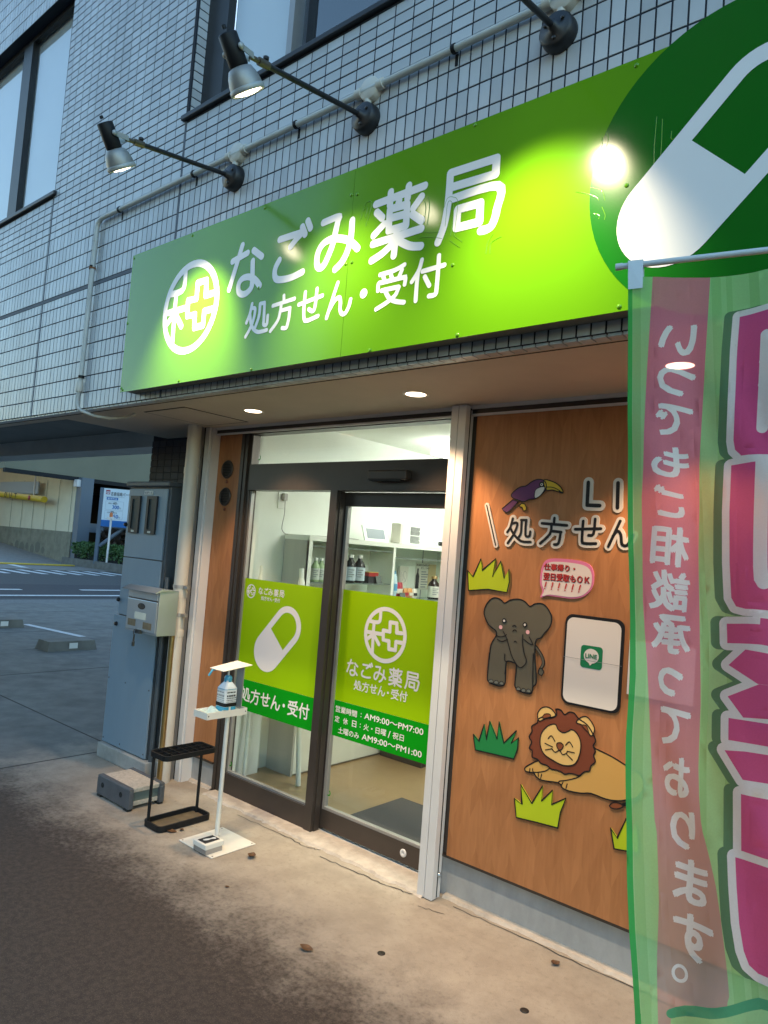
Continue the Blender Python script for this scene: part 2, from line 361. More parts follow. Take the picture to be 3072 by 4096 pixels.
# traced outlines (metres): sign characters, emblem, wall pictures, banner print
DATA = {'ghost':[[[-1.5124,2.7218],[-1.5067,2.8131],[-1.5196,2.848],[-1.5354,2.8471],[-1.5387,2.7946],[-1.5397,2.7615]],[[-1.4964,2.7181],[-1.4911,2.8355],[-1.513,2.8629],[-1.5389,2.8648],[-1.5502,2.8343]],[[-1.6411,2.7961],[-1.6359,2.853],[-1.6449,2.8829]],[[-1.6236,2.7885],[-1.6195,2.8556],[-1.6294,2.8959]],[[-1.6575,2.747],[-1.6024,2.7376],[-1.5499,2.7188]],[[-1.638,2.7629],[-1.5665,2.7461]],[[-1.4963,2.7164],[-1.4589,2.6866]],[[-1.5148,2.7042],[-1.4689,2.6693]],[[-1.3566,2.6222],[-1.3524,2.6593],[-1.333,2.6864]],[[-1.3401,2.6187],[-1.3377,2.656],[-1.2996,2.6692]],[[-1.9612,2.9222],[-1.9333,2.9335],[-1.9389,2.8944]],[[-1.9676,2.8905],[-1.9449,2.9513],[-1.9107,2.946],[-1.9349,2.8567]],[[-0.792,2.9119],[-0.7941,2.8247],[-0.7951,2.718],[-0.8406,2.5985]],[[-0.7749,2.8987],[-0.7737,2.794],[-0.78,2.6993],[-0.8289,2.6445]],[[-0.9596,2.903],[-0.9569,2.8765],[-0.9646,2.8584]],[[-0.9447,2.9135],[-0.9379,2.8857],[-0.9507,2.8438],[-0.9415,2.8206],[-0.9471,2.7866]],[[-0.9736,2.8355],[-0.9603,2.8161],[-0.9632,2.7965]],[[-1.0348,2.7522],[-0.9742,2.7228],[-0.9562,2.7027]],[[-0.9866,2.7519],[-0.9487,2.7312],[-0.9373,2.6977]],[[-0.9454,2.6796],[-0.9334,2.6512],[-0.935,2.6365]],[[-0.9705,2.6657],[-0.9532,2.6563],[-0.9534,2.6436]],[[-0.742,2.7602],[-0.7381,2.7734],[-0.6802,2.7744]],[[-0.7478,2.6998],[-0.6941,2.7034],[-0.5914,2.6964]],[[-0.7155,2.5635],[-0.7189,2.668],[-0.6929,2.6796],[-0.5902,2.6734]],[[-0.6871,2.6125],[-0.6879,2.6267],[-0.5964,2.6298]],[[-0.6761,2.6097],[-0.5832,2.6126],[-0.5843,2.6355]],[[-0.7461,2.8527],[-0.7448,2.8282],[-0.723,2.8283]]],'G':{'na':[[[-2.7856,2.8914],[-2.6757,2.9093]],[[-2.7199,2.9557],[-2.7926,2.7573]],[[-2.6324,2.9127],[-2.569,2.8695]],[[-2.6319,2.8616],[-2.623,2.7624],[-2.6288,2.7339],[-2.659,2.7161],[-2.6921,2.7168],[-2.718,2.7352],[-2.7227,2.7683],[-2.7023,2.7903],[-2.6631,2.7934],[-2.6257,2.782],[-2.5939,2.7611],[-2.5669,2.7351]]],'go':[[[-2.4537,2.9221],[-2.3245,2.9214],[-2.3044,2.9198],[-2.3392,2.9007],[-2.3763,2.8729]],[[-2.4445,2.8267],[-2.465,2.7981],[-2.4681,2.766],[-2.4518,2.7424],[-2.4057,2.7327],[-2.3472,2.7323],[-2.2856,2.7421]],[[-2.3104,2.946],[-2.2887,2.907]],[[-2.2787,2.9642],[-2.2576,2.9274]]],'mi':[[[-2.18,2.9321],[-2.0924,2.9354],[-2.0951,2.9132],[-2.1049,2.8622],[-2.1156,2.8189],[-2.139,2.7704],[-2.1596,2.7421],[-2.1834,2.7392],[-2.1994,2.7599],[-2.1989,2.8025],[-2.1759,2.8362],[-2.1295,2.8488],[-2.0819,2.8417],[-2.0342,2.8251],[-1.9964,2.7997],[-1.9691,2.7752]],[[-2.0113,2.9002],[-2.0117,2.8255],[-2.0281,2.7694],[-2.0545,2.7338],[-2.0871,2.7141]]],'yaku':[[[-1.8882,2.9346],[-1.6484,2.9423]],[[-1.8146,2.9637],[-1.8142,2.9134]],[[-1.7254,2.9639],[-1.7273,2.9152]],[[-1.7686,2.9174],[-1.7744,2.8994]],[[-1.8123,2.895],[-1.8107,2.8107]],[[-1.8123,2.895],[-1.7273,2.8924]],[[-1.7273,2.8924],[-1.7245,2.8095]],[[-1.8107,2.8107],[-1.7245,2.8095]],[[-1.8087,2.8584],[-1.7259,2.8553]],[[-1.8799,2.8997],[-1.8488,2.8702]],[[-1.8367,2.842],[-1.8869,2.8089]],[[-1.6596,2.904],[-1.6948,2.87]],[[-1.6968,2.8462],[-1.6508,2.8105]],[[-1.8871,2.7745],[-1.65,2.7795]],[[-1.7691,2.8009],[-1.7743,2.7045]],[[-1.7719,2.761],[-1.8102,2.7377],[-1.8429,2.7216],[-1.8873,2.7083]],[[-1.7537,2.7568],[-1.6982,2.7252],[-1.6458,2.7125]]],'kyoku':[[[-1.5331,2.957],[-1.5329,2.8866],[-1.5356,2.8272],[-1.5458,2.7629],[-1.5672,2.7094]],[[-1.5331,2.957],[-1.34,2.9533]],[[-1.34,2.9533],[-1.3391,2.8972]],[[-1.3391,2.8972],[-1.5283,2.9021]],[[-1.5244,2.8576],[-1.3265,2.8523],[-1.3251,2.7665],[-1.3392,2.7195],[-1.36,2.7086],[-1.3839,2.7095]],[[-1.489,2.8118],[-1.394,2.8099]],[[-1.394,2.8099],[-1.3921,2.7419]],[[-1.3921,2.7419],[-1.489,2.7443]],[[-1.489,2.7443],[-1.489,2.8118]]],'sho':[[[-2.6091,2.6571],[-2.6184,2.6149],[-2.6382,2.5742]],[[-2.6133,2.6368],[-2.586,2.6324],[-2.5846,2.6026],[-2.5956,2.566],[-2.6154,2.5341],[-2.6363,2.509]],[[-2.6179,2.6113],[-2.607,2.5712],[-2.5868,2.5404],[-2.555,2.5203],[-2.5233,2.5175],[-2.4901,2.5195]],[[-2.5512,2.6484],[-2.5518,2.5939],[-2.5716,2.5451]],[[-2.5512,2.6484],[-2.5209,2.6475]],[[-2.5209,2.6475],[-2.5158,2.578],[-2.5145,2.5487],[-2.4935,2.5456],[-2.491,2.5844]]],'hou':[[[-2.3926,2.6576],[-2.389,2.6285]],[[-2.4615,2.6238],[-2.3217,2.6319]],[[-2.4052,2.6212],[-2.4085,2.5882],[-2.4209,2.5499],[-2.4635,2.5106]],[[-2.3967,2.593],[-2.3458,2.5947]],[[-2.3458,2.5947],[-2.3477,2.5519],[-2.3554,2.5167],[-2.3642,2.5097],[-2.3866,2.513]]],'se':[[[-2.2908,2.6004],[-2.1496,2.6149]],[[-2.2555,2.6481],[-2.2562,2.5767],[-2.2482,2.53],[-2.2265,2.5219],[-2.1666,2.5318]],[[-2.185,2.6499],[-2.187,2.591],[-2.1928,2.5631],[-2.2058,2.5588],[-2.2254,2.5701]]],'n':[[[-2.0649,2.6531],[-2.0911,2.5811],[-2.114,2.5157]],[[-2.1022,2.5453],[-2.0739,2.5812],[-2.0493,2.5895],[-2.0407,2.5694],[-2.0393,2.5382],[-2.0267,2.5191],[-2.0079,2.5192],[-1.9918,2.5427],[-1.9846,2.5705]]],'ten':[[[-1.9161,2.5825],[-1.9158,2.5822]]],'ju':[[[-1.8362,2.6417],[-1.7651,2.645],[-1.717,2.6572]],[[-1.819,2.6309],[-1.811,2.6145]],[[-1.7809,2.6309],[-1.773,2.6146]],[[-1.7275,2.6399],[-1.739,2.6154]],[[-1.8412,2.5804],[-1.8407,2.6072],[-1.8247,2.6084]],[[-1.8247,2.6084],[-1.7153,2.6084],[-1.7073,2.6044],[-1.7089,2.5806]],[[-1.8215,2.5768],[-1.7398,2.5766]],[[-1.7365,2.5748],[-1.7494,2.5492],[-1.7728,2.5338],[-1.8061,2.5198],[-1.8434,2.5074]],[[-1.8015,2.5683],[-1.7797,2.5398],[-1.7467,2.522],[-1.7059,2.5114]]],'tuke':[[[-1.6349,2.6582],[-1.6461,2.6212],[-1.6752,2.5839]],[[-1.6487,2.617],[-1.6506,2.5745],[-1.6502,2.5079]],[[-1.6279,2.614],[-1.5299,2.6177]],[[-1.5574,2.6583],[-1.5566,2.6034],[-1.5574,2.5338],[-1.5602,2.518],[-1.5711,2.5142],[-1.5898,2.5151]],[[-1.6156,2.5915],[-1.5919,2.5541]]]},'logo':[[[-3.1726,2.928],[-3.1705,2.865],[-3.1785,2.8321],[-3.2139,2.8196],[-3.3156,2.8234]],[[-3.2384,2.8114],[-3.2398,2.7296],[-3.2326,2.5526]],[[-3.3328,2.7248],[-3.1353,2.7257]],[[-3.2394,2.7106],[-3.3105,2.6582]],[[-3.2245,2.702],[-3.1656,2.6353]],[[-2.9199,2.7626],[-2.9782,2.7609],[-2.9825,2.8386],[-3.0577,2.8391],[-3.0529,2.7588],[-3.1278,2.7609],[-3.1204,2.681],[-3.0557,2.6784],[-3.0503,2.6107],[-2.9779,2.6121],[-2.9787,2.6828],[-2.9081,2.6833]]],'S':{'tou_body':[[-1.7,1.883],[-1.684,1.902],[-1.656,1.92],[-1.627,1.925],[-1.599,1.944],[-1.572,1.954],[-1.543,1.951],[-1.528,1.936],[-1.526,1.91],[-1.544,1.89],[-1.574,1.869],[-1.605,1.864],[-1.633,1.853],[-1.66,1.86],[-1.687,1.868]],'tou_tail':[[-1.69,1.862],[-1.744,1.819],[-1.734,1.809],[-1.718,1.802],[-1.701,1.812],[-1.662,1.852]],'tou_belly':[[-1.58,1.879],[-1.577,1.905],[-1.558,1.918],[-1.533,1.92],[-1.537,1.9],[-1.555,1.879],[-1.574,1.87]],'tou_beak':[[-1.54,1.951],[-1.509,1.948],[-1.476,1.935],[-1.452,1.915],[-1.443,1.894],[-1.468,1.9],[-1.495,1.907],[-1.526,1.908]],'tou_mid':[[-1.527,1.92],[-1.491,1.918],[-1.457,1.903]],'tou_tip':[[-1.465,1.904],[-1.447,1.9],[-1.443,1.894],[-1.454,1.892]],'tou_eye':[[-1.548,1.931]],'tou_foot':[[-1.644,1.847],[-1.658,1.832],[-1.64,1.828],[-1.633,1.811],[-1.62,1.814],[-1.617,1.827],[-1.627,1.843]],'slash':[[-1.827,1.834],[-1.764,1.65]],'L':[[[-1.33,1.94],[-1.329,1.843]],[[-1.329,1.843],[-1.273,1.842]]],'I':[[[-1.2,1.937],[-1.196,1.835]]],'sho':[[[-1.683,1.776],[-1.692,1.737],[-1.707,1.713]],[[-1.687,1.752],[-1.658,1.755],[-1.669,1.712],[-1.701,1.663]],[[-1.692,1.732],[-1.669,1.701],[-1.631,1.675],[-1.585,1.674]],[[-1.637,1.769],[-1.637,1.713],[-1.65,1.687]],[[-1.64,1.77],[-1.613,1.771]],[[-1.614,1.771],[-1.613,1.704],[-1.593,1.7],[-1.59,1.72]]],'hou':[[[-1.476,1.784],[-1.477,1.765]],[[-1.535,1.759],[-1.415,1.754]],[[-1.488,1.758],[-1.493,1.714],[-1.537,1.67]],[[-1.488,1.727],[-1.44,1.724]],[[-1.442,1.724],[-1.449,1.676],[-1.469,1.669]]],'se':[[[-1.376,1.739],[-1.262,1.746]],[[-1.342,1.775],[-1.342,1.696],[-1.331,1.681],[-1.28,1.683]],[[-1.289,1.785],[-1.293,1.723],[-1.314,1.716]]],'n':[[[-1.181,1.78],[-1.225,1.674]],[[-1.208,1.717],[-1.19,1.739],[-1.175,1.723],[-1.168,1.686],[-1.148,1.682],[-1.135,1.702],[-1.123,1.726]]],'grass1':[[-1.908,1.522],[-1.874,1.496],[-1.839,1.581],[-1.826,1.529],[-1.759,1.588],[-1.768,1.507],[-1.731,1.578],[-1.707,1.504],[-1.685,1.544],[-1.679,1.488],[-1.687,1.441],[-1.787,1.445],[-1.895,1.429]],'bub':[[-1.506,1.596],[-1.469,1.608],[-1.389,1.609],[-1.321,1.601],[-1.289,1.577],[-1.28,1.532],[-1.29,1.489],[-1.326,1.456],[-1.377,1.444],[-1.441,1.445],[-1.487,1.445],[-1.52,1.435],[-1.512,1.463],[-1.526,1.497],[-1.524,1.559]],'bubtext':[[[-1.509,1.554],[-1.362,1.56]],[[-1.507,1.513],[-1.293,1.521]],[[-1.499,1.475],[-1.328,1.479]]],'ele':[[-1.726,1.253],[-1.771,1.284],[-1.8,1.33],[-1.794,1.368],[-1.771,1.399],[-1.745,1.41],[-1.717,1.404],[-1.695,1.391],[-1.669,1.407],[-1.629,1.416],[-1.594,1.409],[-1.567,1.39],[-1.543,1.404],[-1.509,1.408],[-1.481,1.391],[-1.459,1.355],[-1.464,1.315],[-1.489,1.282],[-1.504,1.26],[-1.526,1.247],[-1.528,1.189],[-1.516,1.105],[-1.513,1.062],[-1.528,1.044],[-1.533,1.016],[-1.57,1.012],[-1.611,1.026],[-1.616,1.055],[-1.615,1.123],[-1.632,1.134],[-1.665,1.132],[-1.666,1.079],[-1.666,1.038],[-1.681,1.022],[-1.71,1.019],[-1.748,1.027],[-1.759,1.044],[-1.759,1.098],[-1.757,1.16],[-1.756,1.127],[-1.752,1.195]],'ele_trunk':[[[-1.694,1.265],[-1.671,1.232],[-1.645,1.17],[-1.619,1.133],[-1.595,1.117],[-1.576,1.13],[-1.566,1.151],[-1.58,1.184],[-1.591,1.228],[-1.592,1.263]]],'ele_lines':[[[-1.728,1.242],[-1.71,1.237],[-1.686,1.243],[-1.675,1.252]],[[-1.721,1.225],[-1.696,1.218],[-1.668,1.232]],[[-1.587,1.244],[-1.558,1.228],[-1.541,1.228],[-1.56,1.257]],[[-1.646,1.292],[-1.638,1.298],[-1.629,1.294]],[[-1.644,1.271],[-1.635,1.279],[-1.625,1.274]],[[-1.633,1.225],[-1.628,1.229],[-1.622,1.226]],[[-1.676,1.165],[-1.673,1.135],[-1.643,1.137]],[[-1.665,1.132],[-1.669,1.079]],[[-1.535,1.188],[-1.528,1.049]]],'ele_eyes':[[-1.691,1.312],[-1.585,1.307]],'ele_cheeks':[[-1.707,1.281],[-1.569,1.277]],'ele_toes':[[[-1.75,1.027],[-1.745,1.039],[-1.732,1.041],[-1.726,1.029]],[[-1.722,1.026],[-1.718,1.038],[-1.705,1.041],[-1.699,1.028]],[[-1.695,1.027],[-1.69,1.039],[-1.678,1.041],[-1.672,1.029]],[[-1.607,1.018],[-1.603,1.03],[-1.591,1.032],[-1.585,1.02]],[[-1.581,1.016],[-1.577,1.028],[-1.565,1.03],[-1.559,1.018]],[[-1.557,1.018],[-1.553,1.03],[-1.541,1.032],[-1.535,1.02]]],'ele_tail':[[-1.529,1.219],[-1.499,1.187],[-1.486,1.154],[-1.497,1.129]],'ele_tuft':[[-1.495,1.132],[-1.481,1.119],[-1.489,1.101],[-1.504,1.107],[-1.504,1.123]],'ph':[[[-1.392,1.343],[-1.357,1.379],[-1.173,1.379],[-1.139,1.356]],[[-1.393,1.026],[-1.134,1.036],[-1.357,1.005],[-1.158,1.004]]],'ph_in':[[[-1.382,1.325],[-1.356,1.362],[-1.182,1.367],[-1.152,1.34]],[[-1.386,1.049],[-1.358,1.012],[-1.18,1.019],[-1.146,1.053]]],'icon':[[-1.316,1.256],[-1.223,1.259],[-1.22,1.166],[-1.315,1.167]],'icon_b':[[-1.269,1.225],[-1.301,1.222],[-1.237,1.226],[-1.271,1.259]],'icon_t':[[-1.297,1.203],[-1.24,1.207],[-1.298,1.224]],'crease':[[-1.394,1.183],[-1.138,1.195]],'mane':[[-1.412,0.972],[-1.389,0.973],[-1.371,0.958],[-1.35,0.973],[-1.327,0.972],[-1.307,0.954],[-1.27,0.938],[-1.241,0.905],[-1.229,0.88],[-1.238,0.86],[-1.227,0.84],[-1.234,0.821],[-1.225,0.799],[-1.243,0.777],[-1.247,0.756],[-1.268,0.748],[-1.289,0.727],[-1.311,0.727],[-1.333,0.724],[-1.354,0.716],[-1.372,0.722],[-1.395,0.723],[-1.417,0.721],[-1.435,0.731],[-1.465,0.733],[-1.483,0.746],[-1.508,0.749],[-1.51,0.776],[-1.525,0.783],[-1.515,0.812],[-1.529,0.83],[-1.516,0.857],[-1.52,0.877],[-1.495,0.898],[-1.49,0.915],[-1.461,0.932],[-1.438,0.929],[-1.407,0.948]],'ear1':[[-1.486,0.908],[-1.495,0.938],[-1.476,0.966],[-1.447,0.974],[-1.423,0.963],[-1.413,0.944],[-1.455,0.925]],'ear1i':[[-1.47,0.923],[-1.462,0.942],[-1.439,0.947],[-1.435,0.936]],'ear2':[[-1.317,0.938],[-1.294,0.964],[-1.267,0.967],[-1.238,0.935],[-1.239,0.91],[-1.251,0.897],[-1.269,0.919],[-1.294,0.933]],'ear2i':[[-1.291,0.931],[-1.272,0.934],[-1.26,0.91],[-1.271,0.915]],'face':[[-1.475,0.832],[-1.468,0.865],[-1.441,0.897],[-1.41,0.91],[-1.395,0.891],[-1.372,0.883],[-1.35,0.893],[-1.334,0.904],[-1.311,0.894],[-1.292,0.863],[-1.292,0.817],[-1.308,0.773],[-1.335,0.756],[-1.368,0.751],[-1.408,0.759],[-1.45,0.774],[-1.47,0.801]],'lion_lines':[[[-1.438,0.843],[-1.424,0.859],[-1.406,0.84]],[[-1.357,0.835],[-1.341,0.852],[-1.325,0.835]],[[-1.418,0.806],[-1.402,0.795],[-1.383,0.807],[-1.368,0.794],[-1.352,0.802],[-1.347,0.812]],[[-1.451,0.821],[-1.415,0.814]],[[-1.447,0.794],[-1.42,0.805]],[[-1.347,0.812],[-1.316,0.813]],[[-1.349,0.799],[-1.323,0.782]]],'nose':[[-1.396,0.833],[-1.38,0.84],[-1.367,0.833],[-1.37,0.819],[-1.382,0.808],[-1.394,0.818]],'lbody':[[-1.254,0.852],[-1.229,0.85],[-1.158,0.835],[-1.096,0.814],[-1.04,0.796],[-1.023,0.753],[-1.049,0.704],[-1.083,0.687],[-1.122,0.671],[-1.173,0.664],[-1.236,0.669],[-1.279,0.658],[-1.333,0.653],[-1.362,0.658],[-1.38,0.673],[-1.454,0.664],[-1.484,0.672],[-1.497,0.684],[-1.533,0.681],[-1.54,0.695],[-1.511,0.72],[-1.471,0.743],[-1.369,0.763]],'lpaw':[[[-1.516,0.698],[-1.517,0.679]],[[-1.503,0.701],[-1.496,0.687],[-1.445,0.705],[-1.423,0.724]],[[-1.476,0.69],[-1.474,0.675]],[[-1.459,0.689],[-1.463,0.67]],[[-1.38,0.673],[-1.375,0.682],[-1.347,0.692],[-1.304,0.713],[-1.283,0.729]],[[-1.36,0.681],[-1.368,0.664]],[[-1.341,0.679],[-1.345,0.66]]],'ltail':[[-1.104,0.659],[-1.082,0.673],[-1.049,0.699]],'ltuft':[[-1.155,0.645],[-1.137,0.662],[-1.109,0.663],[-1.102,0.654],[-1.125,0.639],[-1.148,0.637]],'grass2':[[-1.813,0.778],[-1.78,0.754],[-1.76,0.834],[-1.742,0.771],[-1.731,0.854],[-1.688,0.786],[-1.683,0.862],[-1.652,0.775],[-1.594,0.842],[-1.614,0.784],[-1.581,0.814],[-1.582,0.764],[-1.597,0.718],[-1.711,0.715],[-1.797,0.711]],'grass3':[[-1.581,0.553],[-1.543,0.54],[-1.554,0.619],[-1.496,0.556],[-1.452,0.641],[-1.451,0.579],[-1.405,0.636],[-1.404,0.577],[-1.343,0.62],[-1.363,0.556],[-1.37,0.49],[-1.464,0.485],[-1.566,0.476]],'grass4':[[-1.146,0.558],[-1.116,0.529],[-1.087,0.612],[-1.07,0.55],[-1.044,0.61],[-1.03,0.535],[-1.03,0.497],[-1.074,0.492],[-1.128,0.484]],'board':[[-1.116,1.305],[-1.111,1.093]]},'F':{'P0':[-0.7012,-0.4392,2.2828],'W':[0.97565,0.21935,0.0],'D':[0.03278,-0.1458,-0.98877],'edge':[[0.0002,0.002],[0.0206,0.2444],[0.0374,0.4292],[0.0574,0.6619],[0.0756,0.8264],[0.0823,0.9325],[0.0839,1.062],[0.0918,1.186],[0.1032,1.3286],[0.1156,1.4419],[0.1312,1.5499],[0.1376,1.5901]],'top':[[-0.0009,-0.0115],[0.0384,-0.0041],[0.1064,0.0054],[0.1822,0.0094],[0.2646,0.0095],[0.3004,0.0053]],'arm':[[-0.0287,-0.0418],[0.2983,-0.0431]],'loop':[[-0.0033,-0.0493],[0.0322,-0.0493],[0.0369,0.0287],[0.0033,0.0269]],'bandL':[[0.0565,-0.0011],[0.062,0.1709],[0.0666,0.3108],[0.0762,0.4854],[0.0769,0.5483],[0.0847,0.6409],[0.0964,0.7753],[0.1112,0.9042],[0.12,0.9879],[0.1306,1.0962],[0.1455,1.2174],[0.1505,1.2387],[0.1626,1.3716],[0.1662,1.4693],[0.1756,1.5765]],'bandR':[[0.1824,0.0113],[0.1835,0.1643],[0.1843,0.2898],[0.1858,0.4596],[0.1903,0.5441],[0.1949,0.6561],[0.2033,0.7644],[0.2118,0.8901],[0.2171,0.9719],[0.2203,1.0962],[0.2313,1.1975],[0.2416,1.2337],[0.2652,1.3105],[0.2866,1.4165],[0.2981,1.4905],[0.2959,1.5355]],'text':[['い',0.123,0.1658,0.0799,0.0781],['つ',0.1273,0.2712,0.0799,0.0712],['で',0.1287,0.3649,0.0758,0.0767],['も',0.1293,0.4637,0.0734,0.0753],['ご',0.1326,0.555,0.0627,0.0702],['相',0.1402,0.6501,0.0743,0.0887],['談',0.1452,0.746,0.0763,0.0875],['承',0.1543,0.8371,0.077,0.0826],['っ',0.1582,0.9356,0.0488,0.06],['て',0.1718,1.0244,0.0584,0.0767],['お',0.1798,1.1235,0.0536,0.0802],['り',0.1978,1.2235,0.0492,0.0767],['ま',0.2181,1.3182,0.0652,0.0835],['す',0.2281,1.4192,0.0757,0.0853]],'maru':[[0.2089,1.4928],0.0301],'pink':[[[0.3046,0.1071],[0.2489,0.1139],[0.2476,0.194],[0.2495,0.3165],[0.251,0.4072],[0.2551,0.4284],[0.2679,0.4428],[0.3182,0.4374]],[[0.319,0.4565],[0.2493,0.4618],[0.251,0.5642],[0.2566,0.6734],[0.2632,0.7455],[0.2735,0.7635],[0.2916,0.7689],[0.332,0.7701]],[[0.2574,0.7998],[0.3187,0.7983],[0.319,0.7856],[0.3326,0.7851],[0.3353,0.8507],[0.3246,0.8511],[0.3231,0.8378],[0.2605,0.8401]],[[0.295,0.8505],[0.2653,0.8846],[0.3199,0.9152],[0.3286,0.9139],[0.3373,0.8975],[0.3361,0.8692]],[[0.3223,0.9154],[0.2669,0.9476],[0.2973,0.9843],[0.3398,0.9587],[0.3382,0.9204],[0.3302,0.9137]],[[0.2707,0.9897],[0.3409,0.9854],[0.3426,1.0272],[0.2726,1.0325]],[[0.2667,1.0538],[0.3028,1.0486],[0.3431,1.0374],[0.3452,1.0878],[0.3021,1.1021]],[[0.3003,1.1293],[0.3467,1.1243],[0.3511,1.2304],[0.3056,1.2345]],[[0.3517,1.2456],[0.2959,1.2493],[0.3008,1.3008],[0.3085,1.3626],[0.3182,1.4069],[0.3283,1.4286],[0.3436,1.4376],[0.3596,1.4371]]],'wst':[[[[0.3036,0.166],[0.3044,0.2705],[0.3048,0.3818]],0.022],[[[0.3022,0.2294],[0.3141,0.2277]],0.02],[[[0.3025,0.2824],[0.3163,0.2818]],0.02],[[[0.3085,0.4555],[0.3112,0.605],[0.3169,0.7068],[0.3312,0.7076]],0.026]],'box':[[0.1946,1.57],[0.2098,1.5555],[0.2651,1.5322],[0.3096,1.5081],[0.35,1.4826],[0.3532,1.489]],'boxl':[[0.1978,1.5695],[0.2651,1.5337],[0.3096,1.5088],[0.3486,1.4853]]}}
LAMP_W = 12.5; DOWN_W = 8.8
# ================================================================== materials used
mat("tile_light", (.50, .525, .545), .32, var=.15, vscale=1.8, island=.12, bump=.05, bscale=40, streak=(1, 1, .35), detail=7)
mat("tile_dark", (.04, .046, .06), .5, island=.15, spec=.2)
mat("tile_joint", (.012, .016, .026), .8)
mat("sealant", (.11, .13, .16), .7, var=.1)
mat("soffit", (.60, .52, .43), .75, var=.07, vscale=2.5, bump=.04, bscale=90)
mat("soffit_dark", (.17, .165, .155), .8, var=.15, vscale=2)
mat("beam_paint", (.50, .48, .45), .8, var=.1, vscale=2)
mat("groove", (.05, .045, .04), .9)
mat("alu_white", (.64, .62, .61), .5, metal=.0, var=.03, vscale=6)
mat("alu_grey", (.36, .35, .34), .4, metal=.5, var=.06)
mat("frame_brown", (.075, .062, .055), .38, metal=.55, var=.08, vscale=5)
mat("frame_black", (.015, .015, .017), .45)
mat("black_gap", (.006, .006, .006), .9)
mat("plastic_cream", (.60, .57, .50), .45, var=.08, vscale=5)
mat("pipe_cream", (.60, .56, .49), .42, var=.12, vscale=4, streak=(1, 1, .25), detail=6)
mat("conduit", (.52, .53, .50), .45, var=.1, vscale=9)
mat("rust", (.22, .09, .035), .9, var=.4, vscale=60)
mat("black_iron", (.012, .012, .013), .45, var=.3, vscale=30, bump=.05, bscale=200)
mat("black_plastic", (.012, .012, .013), .5, spec=.25)
mat("lamp_alu", (.36, .35, .33), .5, metal=.6, var=.15)
mat("brass_dull", (.13, .11, .08), .45, metal=.7)
mat("bracket_grey", (.42, .43, .42), .5, metal=.3)
mat("sign_lime", (.108, .30, .005), .14, var=.02, vscale=1.2, spec=.5, bump=.015, bscale=6)
mat("sign_green", (.004, .13, .006), .17, spec=.5, bump=.015, bscale=6)
mat("sign_white", (.80, .80, .80), .19, spec=.5, bump=.015, bscale=6)
mat("sign_edge", (.10, .11, .10), .6)
mat("decal_white", (.80, .77, .76), .45)
mat("decal_green", (.002, .28, .006), .5, spec=.12)
mat("wall_white", (.78, .80, .75), .85, var=.02, vscale=6, bump=.05, bscale=160)
mat("shelf_white", (.72, .74, .68), .5, var=.02)
mat("shelf_grey", (.40, .40, .36), .6, var=.05, vscale=14, streak=(1, 1, .08))
mat("floor_vinyl", (.27, .185, .095), .32, var=.08, vscale=9, detail=8)
mat("mat_grey", (.06, .06, .065), .95, var=.35, vscale=140, bump=.6, bscale=260)
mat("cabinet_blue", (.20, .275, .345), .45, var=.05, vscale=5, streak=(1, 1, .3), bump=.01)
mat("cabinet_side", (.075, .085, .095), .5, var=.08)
mat("meter_glass", (.04, .055, .06), .35, spec=.15)
mat("meter_frame", (.012, .014, .017), .5)
mat("label_white", (.70, .70, .68), .6)
mat("stainless", (.46, .50, .54), .34, metal=.7, var=.04, vscale=3, bump=.02, bscale=30, rvar=.05)
mat("stainless_dark", (.12, .12, .12), .35, metal=.9)
mat("sticker_cream", (.60, .60, .52), .6, var=.04)
mat("sticker_brown", (.16, .12, .07), .5, var=.2, vscale=30)
mat("brass_pipe", (.42, .30, .13), .3, metal=.9, var=.1)
mat("concrete_base", (.37, .36, .355), .85, var=.12, vscale=14, detail=9, bump=.18, bscale=70, streak=(1, 1, .5))
mat("concrete_plinth", (.32, .32, .30), .88, var=.25, vscale=7, detail=9, bump=.25, bscale=60)
mat("mortar", (.46, .40, .34), .9, var=.22, vscale=11, detail=10, bump=.5, bscale=45)
mat("stand_white", (.74, .71, .64), .42, var=.05, vscale=9)
mat("towel", (.52, .66, .62), .95, var=.12, vscale=60, bump=.5, bscale=200)
mat("bottle_white", (.66, .70, .72), .25)
mat("bottle_blue", (.06, .36, .55), .22)
mat("cap_blue", (.05, .30, .46), .35)
mat("ink", (.02, .02, .025), .6)
mat("ink_grey", (.25, .26, .28), .6)
mat("step_top", (.46, .40, .33), .85, var=.2, vscale=70, bump=.3, bscale=150)
mat("step_side", (.085, .09, .10), .55, var=.15, vscale=16)
mat("step_panel", (.12, .15, .135), .6, var=.12)
mat("rubber", (.012, .012, .012), .8)
mat("leaf_brown", (.10, .045, .018), .6, var=.4, vscale=60)
mat("coin_metal", (.035, .032, .03), .5, metal=.5)
# wall pictures
mat("ink_black", (.010, .009, .010), .45)
mat("purple", (.13, .035, .115), .5); mat("belly_white", (.72, .66, .60), .5); mat("beak", (.62, .42, .03), .5)
mat("board_white", (.66, .60, .54), .5); mat("grass_lime", (.42, .52, .012), .5, var=.03); mat("grass_green", (.012, .20, .05), .5)
mat("pink", (.66, .18, .34), .5); mat("bubble_white", (.68, .58, .55), .5); mat("red_text", (.45, .03, .03), .5)
mat("elephant", (.115, .10, .068), .55, var=.03); mat("cheek", (.80, .42, .42), .5); mat("toe", (.17, .17, .14), .5)
mat("screen_white", (.72, .66, .61), .4); mat("line_green", (.012, .19, .075), .4)
mat("mane", (.17, .042, .018), .5); mat("lion_face", (.66, .42, .15), .5); mat("lion_tan", (.56, .31, .085), .5); mat("ear_in", (.22, .06, .02), .5)
